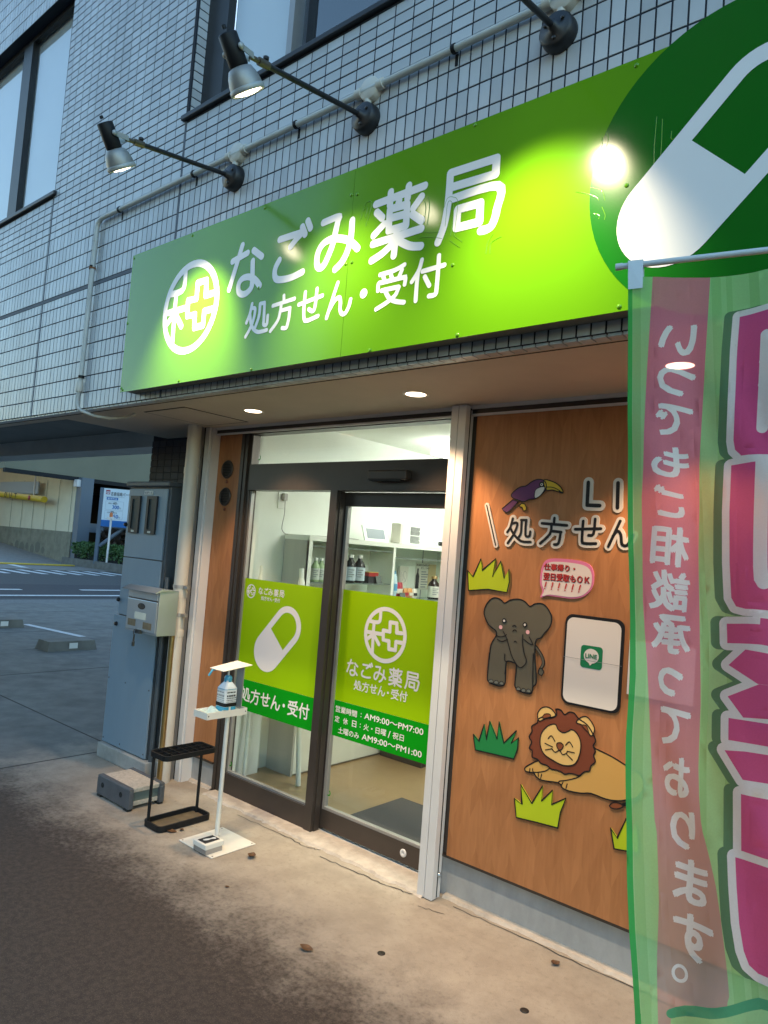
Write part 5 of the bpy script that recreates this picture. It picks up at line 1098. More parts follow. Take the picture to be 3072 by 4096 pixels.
# letter boards
def letter(name, label, sts, wb, ww):
    q = [smooth(s, n=4) if len(s) > 2 else s for s in sts]
    c = mean([x for s in sts for x in s]); t = thing(name, label, "letter board", c, "letter boards on the wood panel")
    put(strokes("backing", q, ww, "board_white", None, yf, BD), t); put(strokes("character", q, wb, "ink_black", None, yf - .0015), t)
letter("slash_board", "white slanted bar board with thin black line left of the characters", [SK["slash"]], .006, .024)
letter("letter_board", "white outlined black letter L board above the characters", SK["L"], .016, .045)
letter("letter_board", "white outlined black letter I board beside the banner edge", SK["I"], .016, .043)
letter("letter_board", "first character board, directly under the toucan", SK["sho"], .0115, .034)
letter("letter_board", "second character board, right of the one under the toucan", SK["hou"], .0125, .036)
letter("letter_board", "third character board, below the letter L", SK["se"], .0125, .036)
letter("letter_board", "fourth character board, half hidden by the banner", SK["n"], .0125, .036)
def grass(k, m, label):
    t = thing("grass_picture", label, "wall picture", mean(SK[k]), "grass cut-outs on the wood panel")
    put(shape("grass", [SK[k]], m, None, yf, BD), t); outline(t, SK[k], .0055)
grass("grass1", "grass_lime", "lime grass cut-out above the elephant")
grass("grass2", "grass_green", "dark green grass cut-out left of the lion")
grass("grass3", "grass_lime", "lime grass cut-out under the lion's front paws")
grass("grass4", "grass_lime", "lime grass cut-out cut off by the banner edge, lowest on the panel")
# speech bubble
t = thing("speech_bubble", "pink speech bubble board with red writing above the elephant", "wall picture", mean(SK["bub"]))
q = smooth(SK["bub"], True, 4); c = np.array(mean(q)); q2 = [tuple(c + (np.array(a) - c) * np.array([.93, .88]) + np.array([.002, -.003])) for a in q]
put(shape("board", [q], "pink", None, yf, BD), t); put(shape("inside", [q2], "bubble_white", None, yf - .0012), t)
for s, x0_, x1_, z0_, h_ in (("仕事帰り・", -1.511, -1.365, 1.556, .030), ("翌日受取もＯＫ", -1.511, -1.298, 1.512, .034)):
    put(text("writing", s, x0_ + .002, x1_ + .002, z0_ - .002, z0_ + h_ - .002, yf - .0020, "ink_black", None, .030), t)
    put(text("writing", s, x0_, x1_, z0_, z0_ + h_, yf - .0028, "red_text", None, .026), t)
for k in range(6):
    x_ = -1.497 + k * .0318
    put(strokes("mark", [[(x_ + .002, 1.503), (x_ - .002, 1.484)], [(x_ - .003, 1.4755), (x_ - .0031, 1.4754)]], .0062, "red_text", None, yf - .0028), t)
# elephant
t = thing("elephant_picture", "grey brown elephant cut-out with pink cheeks on the wood panel", "wall picture", mean(SK["ele"]))
q = smooth(SK["ele"], True, 4); put(shape("body", [q], "elephant", None, yf, BD), t); outline(t, q, .0058)
tt = smooth(SK["ele_tail"], n=4); put(strokes("tail", [tt], .014, "ink_black", None, yf + .002, BD - .003), t); put(strokes("tail_fill", [tt], .008, "elephant", None, yf + .0010), t)
q = smooth(SK["ele_tuft"], True, 4); put(shape("tail_tuft", [q], "elephant", None, yf + .0002, BD - .001), t); outline(t, q, .004, y=yf - .0008)
put(strokes("drawn_lines", [smooth(s, n=4) for s in SK["ele_lines"]] + [smooth(s, n=4) for s in SK["ele_trunk"]], .0046, "ink_black", None, yf - .0020), t)
for e, c_ in zip(SK["ele_eyes"], SK["ele_cheeks"]):
    put(shape("eye", [circle(e, .0115, 20)], "ink_black", None, yf - .0022), t); put(shape("eye_light", [circle(e, .0055, 14)], "belly_white", None, yf - .0032), t)
    put(shape("cheek", [circle(c_, .0092, 20)], "cheek", None, yf - .0022), t)
for s in SK["ele_toes"]:
    q = smooth(s, True, 4); put(shape("toe", [q], "toe", None, yf - .0016), t); outline(t, q, .0028, y=yf - .0026)
# phone board
t = thing("phone_picture", "white smartphone cut-out with a green chat app icon on the wood panel", "wall picture", (-1.265, 1.19))
def rrp(x0, x1, z0, z1, c): return [((x0 + x1) / 2 + a, (z0 + z1) / 2 + b) for a, b in rr2((x1 - x0) / 2, (z1 - z0) / 2, c, 6)]
put(shape("case", [rrp(-1.394, -1.137, 1.004, 1.380, .034)], "ink_black", None, yf, BD), t)
put(shape("screen", [rrp(-1.385, -1.149, 1.013, 1.367, .03)], "screen_white", None, yf - .0012), t)
put(shape("icon", [rrp(-1.316, -1.221, 1.167, 1.259, .014)], "line_green", None, yf - .0022), t)
put(shape("icon_bubble", [circle((-1.269, 1.2175), .0325, 28, .0300), [(-1.283, 1.195), (-1.262, 1.190), (-1.272, 1.178)]], "screen_white", None, yf - .0032), t)
put(text("icon_text", "LINE", -1.2945, -1.2435, 1.2075, 1.2265, yf - .0042, "line_green", None, .022), t)
put(strokes("crease", [[(-1.393, 1.199), (-1.139, 1.197)]], .0016, "ink_grey", None, yf - .0038), t)
t = thing("notice_board", "pale board edge peeking out behind the banner beside the phone picture", "board", (-1.0, 1.2))
put(box("panel", -1.114, -.86, yf, yf + BD, 1.092, 1.306, "screen_white"), t)
# lion
t = thing("lion_picture", "tan lying lion cut-out with brown mane and closed eyes on the wood panel", "wall picture", mean(SK["lbody"]))
q = smooth(SK["lbody"], True, 3); put(shape("body", [q], "lion_tan", None, yf + .0006, BD - .001), t); outline(t, q, .0058, y=yf - .0003)
put(strokes("drawn_lines", [smooth(s, n=3) for s in SK["lpaw"]], .0045, "ink_black", None, yf - .0004), t)
q = smooth(SK["mane"], True, 3); put(shape("mane", [q], "mane", None, yf - .0012, .002), t); outline(t, q, .0058, y=yf - .0021)
for k in ("ear1", "ear2"):
    q = smooth(SK[k], True, 4); put(shape("ear", [q], "lion_face", None, yf - .0018), t); outline(t, q, .0048, y=yf - .0028)
    q = smooth(SK[k + "i"], True, 4); put(shape("ear_inside", [q], "ear_in", None, yf - .0030), t); outline(t, q, .003, y=yf - .0038)
q = smooth(SK["face"], True, 4); put(shape("face", [q], "lion_face", None, yf - .0028), t); outline(t, q, .0048, y=yf - .0037)
put(strokes("drawn_lines", [smooth(s, n=4) for s in SK["lion_lines"]], .0046, "ink_black", None, yf - .0042), t)
q = smooth(SK["nose"], True, 4); put(shape("nose", [q], "ear_in", None, yf - .0040), t); outline(t, q, .004, y=yf - .0050)
put(strokes("tail", [smooth(SK["ltail"])], .012, "ink_black", None, yf + .001, BD - .002), t); q = smooth(SK["ltuft"], True, 4); put(shape("tail_tuft", [q], "ear_in", None, yf - .0012, .004), t); outline(t, q, .0045, y=yf - .0021)

# ================================================================== banner
FL = DATA["F"]; FP, FWd, FDn = Vector(FL["P0"]), Vector(FL["W"]), Vector(FL["D"]); FN = FDn.cross(FWd).normalized()
if FN.dot(CAM - FP) < 0: FN = -FN
cloth_mat("cloth_green", (.42, .82, .38), .55, .24); cloth_mat("cloth_green2", (.35, .74, .31), .55, .24); cloth_mat("cloth_hem", (.07, .46, .11), .45, .05)
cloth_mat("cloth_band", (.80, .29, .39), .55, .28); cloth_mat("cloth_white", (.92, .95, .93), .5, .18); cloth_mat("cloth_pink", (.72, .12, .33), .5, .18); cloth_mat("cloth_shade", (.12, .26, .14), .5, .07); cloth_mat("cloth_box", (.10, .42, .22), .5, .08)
def backlight_tint(m, lo, hi, c2):
    """backlight painted into the print: pink at the top runs to beige at the foot"""
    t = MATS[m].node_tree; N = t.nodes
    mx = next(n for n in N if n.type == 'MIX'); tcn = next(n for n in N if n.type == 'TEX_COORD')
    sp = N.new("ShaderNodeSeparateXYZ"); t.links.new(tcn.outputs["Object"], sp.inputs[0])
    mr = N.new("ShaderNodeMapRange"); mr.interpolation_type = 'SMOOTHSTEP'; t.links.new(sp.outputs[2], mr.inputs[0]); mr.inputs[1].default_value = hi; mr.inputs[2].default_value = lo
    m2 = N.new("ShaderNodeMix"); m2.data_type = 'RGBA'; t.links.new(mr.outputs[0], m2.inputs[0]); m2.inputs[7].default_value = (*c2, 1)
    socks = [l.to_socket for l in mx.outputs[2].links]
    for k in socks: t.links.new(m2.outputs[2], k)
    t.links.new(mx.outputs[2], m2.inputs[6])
backlight_tint("cloth_band", .75, 1.6, (.56, .47, .38))  # the band's beige foot is see-through backlight put into its colour
mat("arm_white", (.55, .60, .62), .4); mat("loop_white", (.60, .66, .68), .7, bump=.1, bscale=300)
BN = empty("nobori_banner", (FP.x, FP.y, 0)); tag(BN, "translucent green and pink vertical banner with reversed white writing in the foreground", "banner"); bpy.context.view_layer.update()
EDG = np.array(FL["edge"]); EDG = np.vstack([EDG, [[.150, 1.80]]]); EDG[0] = (0, 0)
def edge_s(tv): return np.interp(tv, EDG[:, 1], EDG[:, 0])
TOP = np.array(FL["top"]); WID = .60
def top_t(sv): return np.interp(sv, list(TOP[:, 0]) + [.62], list(TOP[:, 1]) + [TOP[-1, 1] - .012])
def fold(sv, tv):
    k = np.clip(tv / .5, 0, 1); a = sv - edge_s(tv)
    return .025 * np.sin(a * 20 + tv * 1.9 + .4) * (.25 + .75 * k) + .012 * np.sin(a * 43 - tv * 3.2) * k * .6 + .02 * np.sin(tv * 2.6 + a * 6) * k + .006 * np.sin(a * 60 + 3 * np.sin(tv * 8)) * k
def ext(poly):
    """big printed strokes run on past the picture's edge"""
    mx = max(a for a, b in poly); return [(a + (.20 if a > mx - .012 else 0), b) for a, b in poly]
pinks = [ext(q) for q in FL["pink"]]
wst = [(smooth(s, n=3), w_) for s, w_ in FL["wst"]]
bl = FL["bandL"] + [[FL["bandL"][-1][0] + .02, 1.80]]; brr = FL["bandR"] + [[FL["bandR"][-1][0] + .03, 1.80]]
bl[0] = [bl[0][0], -.01]; brr[0] = [brr[0][0], -.01]
band = [tuple(q) for q in smooth(bl, n=2)] + [tuple(q) for q in smooth(brr, n=2)][::-1]
CONS = [band]
wb = .0145
for q in pinks:
    CONS.append(q)
    for a, b in zip(q, q[1:] + q[:1]):
        for dx in (0, -.017):
            CONS += stroke_outlines([(a[0] + dx, a[1]), (b[0] + dx, b[1])], wb * 2)
for s, w_ in wst: CONS += stroke_outlines(s, w_)
TXT = []
for ch_, cs, ct, w_, h_ in FL["text"]:
    V, F = glyphs(ch_, 0.0); lo, hi = V.min(0), V.max(0); q = (V - lo) / (hi - lo)
    bo = .0030; pts0 = np.c_[cs + (.5 - q[:, 0]) * (w_ - 2 * bo), ct + (.5 - q[:, 1]) * (h_ - 2 * bo)]
    cnt = {}
    for f in F:
        for a, b in zip(f, f[1:] + f[:1]): cnt[tuple(sorted((a, b)))] = cnt.get(tuple(sorted((a, b))), 0) + 1
    for dx, dy in ((.9, .45), (-.45, .9), (-.9, -.45), (.45, -.9)): TXT.append((pts0 + np.array([dx * bo, dy * bo]), F, [e for e, c in cnt.items() if c == 1]))
mc, mw = FL["maru"]; ring_o = circle(mc, mw / 2, 24, mw / 2 * 1.15); ring_i = circle(mc, mw / 2 * .62, 24, mw / 2 * .72); CONS += [ring_o, ring_i]
boxl = [tuple(q) for q in FL["boxl"]] + [(FL["boxl"][-1][0] + .10, FL["boxl"][-1][1] - .02)]; CONS += stroke_outlines(boxl, .017); boxf = boxl + [(boxl[-1][0], 1.79), (boxl[0][0], 1.79)]; CONS.append(boxf)
tv = np.linspace(0, 1.8, 73)
border = [(edge_s(t_), t_) for t_ in tv[1:]] + [(edge_s(1.8) + WID * k / 12, 1.80) for k in range(1, 13)] + [(edge_s(t_) + WID, t_) for t_ in tv[::-1][1:-1]]
topl = [(s_, float(top_t(s_))) for s_ in np.linspace(WID + .0, 0.0, 25)]
border += topl; CONS.append(border)
hem = [(edge_s(t_) + .011, t_) for t_ in tv]; hem = hem + [(a - .0005, b) for a, b in hem[::-1]]; CONS.append(hem)
strp = []
for k in range(14):
    a = .012 + k * .0415 + .006 * math.sin(k * 2.1); w_ = .012 + .008 * math.sin(k * 1.7 + 1) ** 2
    q = [(edge_s(t_) + a, t_) for t_ in tv[::3]] + [(edge_s(t_) + a + w_, t_) for t_ in tv[::3][::-1]]; strp.append(q); CONS.append(q)
V = []; E = []
for q in CONS:
    n = len(V); V += [Vector((float(a), float(b))) for a, b in q]; E += [(n + i, n + (i + 1) % len(q)) for i in range(len(q))]
for pts, F, ed in TXT:
    n = len(V); V += [Vector((float(a), float(b))) for a, b in pts]; E += [(n + a, n + b) for a, b in ed]
rnd = random.Random(2)
for i in range(46):
    for j in range(124):
        t_ = 1.8 * (j + .5) / 124; V.append(Vector((edge_s(t_) + WID * (i + .5) / 46 + rnd.uniform(-.002, .002), t_ + rnd.uniform(-.002, .002))))
res = delaunay_2d_cdt(V, E, [], 0, 1e-6)
vs = np.array([v[:] for v in res[0]]); fs2 = np.array([f for f in res[2] if len(f) == 3]); cen = vs[fs2].mean(1)
inside = in_poly(border, cen)
kind = np.zeros(len(fs2), int)                                            # 0 green
for q in strp: kind[in_poly(q, cen)] = 1
kind[cen[:, 0] < edge_s(cen[:, 1]) + .0105] = 2
kind[in_poly(band, cen)] = 3
def bigwhite(C):
    k = np.zeros(len(C), bool)
    for q in pinks: k |= in_poly(q, C) | near(list(q) + [q[0]], C, wb)
    return k
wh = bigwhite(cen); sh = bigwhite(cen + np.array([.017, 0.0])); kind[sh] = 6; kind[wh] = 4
pk = np.zeros(len(cen), bool)
for q in pinks: pk |= in_poly(q, cen)
for s, w_ in wst: pk &= ~near(s, cen, w_ / 2)
kind[pk] = 5
kind[in_poly(boxf, cen)] = 0
kind[near(boxl, cen, .0085)] = 7
for pts, F, ed in TXT:
    lo, hi = pts.min(0) - .001, pts.max(0) + .001
    idx = np.where((cen[:, 0] > lo[0]) & (cen[:, 0] < hi[0]) & (cen[:, 1] > lo[1]) & (cen[:, 1] < hi[1]))[0]
    if len(idx) == 0: continue
    C = cen[idx]; k = np.zeros(len(idx), bool)
    for f in F: k |= in_poly(pts[list(f)], C)
    kind[idx[k]] = 8
kind[in_poly(ring_o, cen) & ~in_poly(ring_i, cen)] = 8
fd = fold(vs[:, 0], vs[:, 1])
W3 = [FP + FWd * float(a) + FDn * float(b) + FN * float(c) for (a, b), c in zip(vs, fd)]
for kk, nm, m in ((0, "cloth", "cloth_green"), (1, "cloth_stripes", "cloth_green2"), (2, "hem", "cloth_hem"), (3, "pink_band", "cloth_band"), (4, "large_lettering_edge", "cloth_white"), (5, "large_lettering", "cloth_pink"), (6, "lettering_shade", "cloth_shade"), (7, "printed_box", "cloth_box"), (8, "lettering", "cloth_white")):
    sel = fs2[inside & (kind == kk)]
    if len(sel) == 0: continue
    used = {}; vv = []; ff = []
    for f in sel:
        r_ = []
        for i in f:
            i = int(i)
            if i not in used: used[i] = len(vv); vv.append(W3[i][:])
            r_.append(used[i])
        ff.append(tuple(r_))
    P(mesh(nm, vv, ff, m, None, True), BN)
def fpt(s_, t_, o_=0): return FP + FWd * s_ + FDn * t_ + FN * o_
za = fpt(*FL["arm"][0]).z
aL = fpt(*FL["arm"][0]); aR = fpt(.66, FL["arm"][0][1])
PT(MB().tube([aL, aR], .0072, 12), "cross_arm", "arm_white", BN)
PT(MB().tube([aL - FWd * .004, aL + FWd * .012], .0085, 12), "arm_tip", "arm_white", BN)
PT(MB().tube([aR, aR + Vector((0, 0, .25))], .009, 12).tube([aR, Vector((aR.x, aR.y, .02))], .0125, 14), "mast", "arm_white", BN)
PT(MB().box(aR.x - .18, aR.x + .18, aR.y - .18, aR.y + .18, .001, .06, .02), "base_weight", "step_side", BN)
l_ = FL["loop"]
s = MB(); lw = [fpt(l_[0][0], l_[0][1], .010), fpt(l_[1][0], l_[1][1], .010), fpt(l_[2][0], l_[2][1], .006 + float(fold(np.array([.03]), np.array([.03]))[0])), fpt(l_[3][0], l_[3][1], .006 + float(fold(np.array([.003]), np.array([.03]))[0]))]
bk = [q - FN * .02 for q in lw]
s.quad(*lw); s.quad(lw[1], lw[0], bk[0], bk[1]); s.quad(*bk[::-1]); PT(s, "hanging_loop", "loop_white", BN)
# ================================================================== inside the shop
RM = empty("r"); RM.name = "shop_room"; RM.parent = B
WX, RZ = -3.87, 2.46
box("room_floor", WX, 2.2, .905, 5.2, -.03, .016, "floor_vinyl", RM)
r = MB(); r.box(WX - .05, WX, .90, 5.2, 0, 2.6); r.box(WX, 2.2, 5.2, 5.25, 0, 2.6); r.box(2.2, 2.25, .9, 5.2, 0, 2.6); r.box(-1.955, 2.2, .862, .9, 0, 2.6); r.box(-3.86, -3.70, .905, .94, 0, 2.32)
r.build("room_wall", "wall_white", RM)
box("room_ceiling", WX, 2.2, .905, 5.2, RZ, RZ + .05, "wall_white", RM)
box("ceiling_drop", WX, 2.2, .905, .99, 2.315, RZ, "wall_white", RM)
def led(x0, x1, y0, y1, lab):
    t = empty("ceiling_light", ((x0 + x1) / 2, (y0 + y1) / 2, RZ)); tag(t, lab, "ceiling light", "white ceiling lights inside the shop")
    w_, d_ = (x1 - x0) / 2, (y1 - y0) / 2
    MB().box(-w_ + .03, w_ - .03, -d_ + .03, d_ - .03, -.05, -.002).build("housing", "alu_white", t)
    MB().box(-w_, w_, -d_, d_, -.11, -.05, .01).build("diffuser", "led_panel", t)
led(-3.35, -3.10, 2.3, 3.5, "bright ceiling light strip above the display shelf")
led(-2.4, -1.8, 1.7, 2.3, "white ceiling light panel behind the sliding door")
led(-.9, -.3, 2.4, 3.0, "white ceiling light panel behind the wood panel wall")
# display shelf along the left wall
SH = empty("display_shelf", (-3.735, 2.3, 0)); tag(SH, "white display shelf unit with glass shelves along the shop's left wall", "shelf"); bpy.context.view_layer.update()
def sb(n, a, b, c, d, e, f_, m, bv=0): return P(MB().box(a, b, c, d, e, f_, bv).build(n, m), SH)
XF = -3.60
sb("side_panel", -3.855, XF - .002, 1.335, 1.352, .016, 1.648, "shelf_grey")
sb("front_post", XF - .02, XF, 1.335, 1.368, .95, 1.617, "shelf_white"); sb("front_post", XF - .02, XF, 2.246, 2.273, .95, 1.617, "shelf_white"); sb("front_post", XF - .02, XF, 3.16, 3.19, .95, 1.617, "shelf_white")
sb("top_board", -3.855, XF + .002, 1.332, 3.19, 1.617, 1.652, "shelf_white")
sb("back_panel", -3.862, -3.852, 1.352, 3.19, .95, 1.617, "shelf_white")
sb("divider", -3.852, XF - .02, 2.250, 2.268, .95, 1.617, "shelf_white"); sb("divider", -3.852, XF - .02, 3.165, 3.185, .95, 1.617, "shelf_white")
sb("cupboard_front", XF - .018, XF, 1.352, 3.19, .03, .95, "shelf_white"); sb("cupboard_plinth", XF - .03, XF - .019, 1.352, 3.19, .016, .03, "shelf_grey")
sb("cupboard_top", -3.852, XF - .02, 1.352, 3.19, .93, .95, "shelf_white")
for a, b, z in ((1.37, 2.248, 1.576), (1.37, 2.248, 1.322), (2.272, 3.162, 1.533), (2.272, 3.162, 1.197)):
    sb("glass_shelf", -3.850, XF - .012, a, b, z, z + .008, "glass_shelf"); sb("shelf_edge", XF - .013, XF - .0115, a, b, z, z + .008, "step_panel")
for y_ in (1.93, 2.95): sb("slotted_rail", -3.852, -3.848, y_, y_ + .008, .95, 1.617, "ink_grey")
def bottle(name, x, y, z, rad, h, cols, lab, cat, grp):
    t = empty(name, (x, y, z)); tag(t, lab, cat, grp)
    b_, l_, c_ = cols
    MB().lathe([(rad * .9, 0), (rad, .006), (rad, h * .60), (rad * .82, h * .70), (rad * .42, h * .82), (rad * .40, h * .88)], (0, 0, 0), (0, 0, 1), 14).build("body", b_, t)
    MB().lathe([(rad * 1.02, h * .08), (rad * 1.02, h * .56)], (0, 0, 0), (0, 0, 1), 14).build("label", l_, t)
    MB().lathe([(rad * .50, h * .88), (rad * .50, h * .99), (rad * .40, h), (0, h)], (0, 0, 0), (0, 0, 1), 14).build("cap", c_, t)
    s_ = []
    for k in range(4): s_.append([(-rad * .5, h * (.20 + .08 * k)), (rad * (.2 + .3 * (k % 2)), h * (.20 + .08 * k)), (rad * (.2 + .3 * (k % 2)), h * (.235 + .08 * k)), (-rad * .5, h * (.235 + .08 * k))])
    o = shape("label_print", s_, "ink_grey", t, -rad * 1.045); o.rotation_euler = (0, 0, math.radians(55))
mat("drink_green", (.34, .46, .26), .2); mat("drink_label", (.50, .54, .50), .5); mat("cap_white", (.70, .70, .66), .5)
mat("drink_dark", (.02, .02, .022), .2); mat("drink_bluelabel", (.42, .50, .56), .4); mat("soy_dark", (.02, .012, .010), .15); mat("soy_label", (.62, .60, .55), .5); mat("soy_cap", (.35, .22, .08), .4)
for i, (y_, s_) in enumerate(((1.497, "green drink bottle on the glass shelf nearest the shelf's grey side"), (1.573, "green drink bottle second from the shelf's grey side"), (1.65, "green drink bottle beside the door post"))):
    bottle("drink_bottle", -3.69 - .02 * (i % 2), y_, 1.3305, .033, .168, ("drink_green", "drink_label", "cap_white"), s_, "bottle", "green drink bottles on the shelf")
for i, (y_, s_) in enumerate(((1.745, "blue labelled drink bottle half hidden behind the door post"), (1.845, "larger looking blue labelled drink bottle in the middle"), (1.945, "blue labelled drink bottle next to the red box"))):
    bottle("drink_bottle", -3.675, y_, 1.3305, .044, .208, ("drink_dark", "drink_bluelabel", "cap_white"), s_, "bottle", "blue drink bottles on the shelf")
bottle("sauce_bottle", -3.68, 2.915, 1.206, .052, .195, ("soy_dark", "soy_label", "soy_cap"), "dark sauce bottle with white label in front of the poster", "bottle", None)
t = empty("red_box", (-3.69, 2.075, 1.3305)); tag(t, "small red and dark product box beside the blue bottles", "box")
mat("box_red", (.32, .02, .02), .4); mat("box_gold", (.5, .36, .10), .4)
MB().box(-.04, .04, -.045, .065, 0, .082).build("carton", "ink", t); MB().box(-.041, .042, -.046, .066, .052, .080).build("red_top", "box_red", t); MB().box(-.041, .043, -.046, .066, .080, .085).build("gold_edge", "box_gold", t)
mat("card_grey", (.10, .12, .11), .4)
def card(y_, z_, lab):
    o = mesh("price_card", [(-.01, -.03, 0), (-.01, .035, 0), (-.03, .035, .055), (-.03, -.03, .055), (-.013, -.03, 0), (-.013, .035, 0), (-.033, .035, .055), (-.033, -.03, .055)], [(0, 1, 2, 3), (7, 6, 5, 4), (0, 4, 5, 1), (3, 2, 6, 7), (0, 3, 7, 4), (1, 5, 6, 2)], "card_grey", None, False, (XF - .012, y_, z_)); tag(o, lab, "price card", "small dark price cards on the shelf")
card(2.13, 1.331, "small dark price card in front of the red box"); card(2.44, 1.206, "small dark price card in front of the snack packets")
# on top of the shelf
t = empty("photo_frame", (-3.70, 2.10, 1.653)); tag(t, "white photo frame leaning on top of the display shelf", "photo frame")
mat("frame_white", (.74, .76, .72), .5); mat("photo_grey", (.22, .25, .28), .3)
def tilt_quad(n, y0_, y1_, z0_, z1_, off, m, sk=.04):
    k = .35; f = lambda y, z: (.03 - z * k + off, y, z)
    v = [f(y0_, z0_), f(y1_, z0_), f(y1_ - sk * 0, z1_), f(y0_, z1_)]; v += [(a - .012, b, c) for a, b, c in v]
    return mesh(n, v, [(0, 1, 2, 3), (7, 6, 5, 4), (0, 4, 5, 1), (1, 5, 6, 2), (2, 6, 7, 3), (3, 7, 4, 0)], m, t)
tilt_quad("frame", -.12, .16, .0, .115, 0, "frame_white"); tilt_quad("picture", -.085, .125, .02, .095, .002, "photo_grey")
t = empty("white_device", (-3.71, 2.54, 1.653)); tag(t, "white upright device with printed sheet on top of the shelf", "device")
MB().box(-.06, .04, -.145, -.10, 0, .165, .008).build("tower", "plastic_cream", t); MB().box(-.05, .025, -.098, .15, 0, .158, .004).build("panel", "frame_white", t)
for k in range(20):
    if k in (9,): continue
    b_ = random.Random(k); MB().box(.0255, .0265, .0 + b_.uniform(0, .006), .135 + b_.uniform(-.02, .008), .012 + k * .0068, .0152 + k * .0068).build("print_line", "ink", t)
t = empty("charger", (-3.66, 2.97, 1.653)); tag(t, "small black charger with cables at the end of the shelf top", "charger")
MB().box(-.02, .02, -.04, .04, .012, .045, .006).build("body", "black_plastic", t)
MB().tube([(.0, -.04, .03), (.01, -.10, .012), (.0, -.14, .055), (.0, -.17, .05), (.01, -.2, .006), (.01, -.24, .004)], .0022, 6).build("cable", "ink_grey", t)
MB().tube([(.0, .04, .03), (.02, .06, .01), (.03, .02, .005), (.0, -.02, .006), (.02, .05, .02)], .003, 6).build("cable", "frame_white", t)
mat("pk_blue", (.08, .28, .48), .35); mat("pk_lblue", (.45, .60, .68), .35); mat("pk_red", (.35, .03, .05), .35); mat("pk_orange", (.55, .25, .08), .35); mat("pk_white", (.65, .60, .52), .4)
def packet(y_, z_, w_, h_, m, m2, lab, dx=0):
    t = empty("snack_packet", (-3.655 + dx, y_, z_)); tag(t, lab, "packet", "packets standing on the lower glass shelf")
    v = []; f = []
    for j in range(7):
        u = j / 6; th = .012 * math.sin(math.pi * u)
        v += [(th, -w_ / 2, u * h_), (th + .003 * math.sin(math.pi * u), 0, u * h_), (th, w_ / 2, u * h_), (-th, -w_ / 2, u * h_), (-th, w_ / 2, u * h_)]
    for j in range(6):
        a = j * 5; f += [(a, a + 1, a + 6, a + 5), (a + 1, a + 2, a + 7, a + 6), (a + 2, a + 4, a + 9, a + 7), (a + 4, a + 3, a + 8, a + 9), (a + 3, a, a + 5, a + 8)]
    mesh("bag", v, f, m, t, True); MB().box(.0125, .0175, -w_ * .38, w_ * .38, h_ * .35, h_ * .62).build("print", m2, t)
packet(2.352, 1.206, .045, .20, "pk_lblue", "pk_blue", "tall pale blue packet at the edge of the mid post"); packet(2.395, 1.206, .05, .225, "pk_blue", "pk_lblue", "tall deep blue packet behind the pale blue one", -.05)
packet(2.43, 1.206, .09, .135, "pk_red", "pk_white", "red snack packet right of the blue packets", -.02); packet(2.50, 1.206, .055, .09, "pk_orange", "pk_red", "orange brown packet in front of the red one", .0)
packet(2.555, 1.206, .055, .09, "pk_orange", "pk_white", "orange packet in the middle of the lower row"); packet(2.615, 1.206, .055, .085, "pk_white", "ink", "white packet at the right end of the row")
# printed sheets at the back of the shelf
mat("paper", (.64, .62, .56), .7); mat("paper2", (.52, .40, .22), .6)
t = empty("poster", (-3.849, 3.0, 1.27)); tag(t, "poster with a dark bottle and black writing at the back of the shelf", "poster")
MB().box(0, .003, -.14, .155, 0, .235).build("sheet", "paper", t); MB().box(.003, .0045, .04, .154, .004, .225).build("photo_part", "paper2", t)
def at_x(o, x_, y_, z_, t):
    o.rotation_euler = (0, 0, math.radians(90)); o.location = (x_, y_, z_); o.parent = t
at_x(text("poster_text", "大田記念病院が", -.135, .05, .205, .225, 0, "ink", None, .01), .0052, 0, 0, t); at_x(text("poster_text", "だしつゆ", -.07, .05, .180, .198, 0, "ink", None, .01), .0052, 0, 0, t)
at_x(shape("bottle_picture", [[(-.135, .01), (-.085, .01), (-.085, .12), (-.1, .15), (-.1, .185), (-.12, .185), (-.12, .15), (-.135, .12)]], "ink", None, 0), .0045, 0, 0, t)
at_x(shape("small_print", [[(-.06, .02 + k * .022), (.01 + .02 * (k % 3), .02 + k * .022), (.01 + .02 * (k % 3), .03 + k * .022), (-.06, .03 + k * .022)] for k in range(7)], "ink_grey", None, 0), .0045, 0, 0, t)
t = empty("drawing_card", (-3.80, 2.62, 1.30)); tag(t, "white card with a grey line drawing standing in the shelf", "card")
MB().box(0, .02, -.055, .055, 0, .17).build("card", "paper", t)
at_x(strokes("line_drawing", [smooth([(.0, .03), (.03, .06), (.035, .1), (.01, .13), (-.01, .11), (.0, .08), (.03, .04)], n=4), [(-.04, .03), (-.04, .12)], smooth([(-.02, .05), (-.01, .07), (-.02, .1)], n=3)], .003, "ink_grey", None, 0), .0215, 0, 0, t)
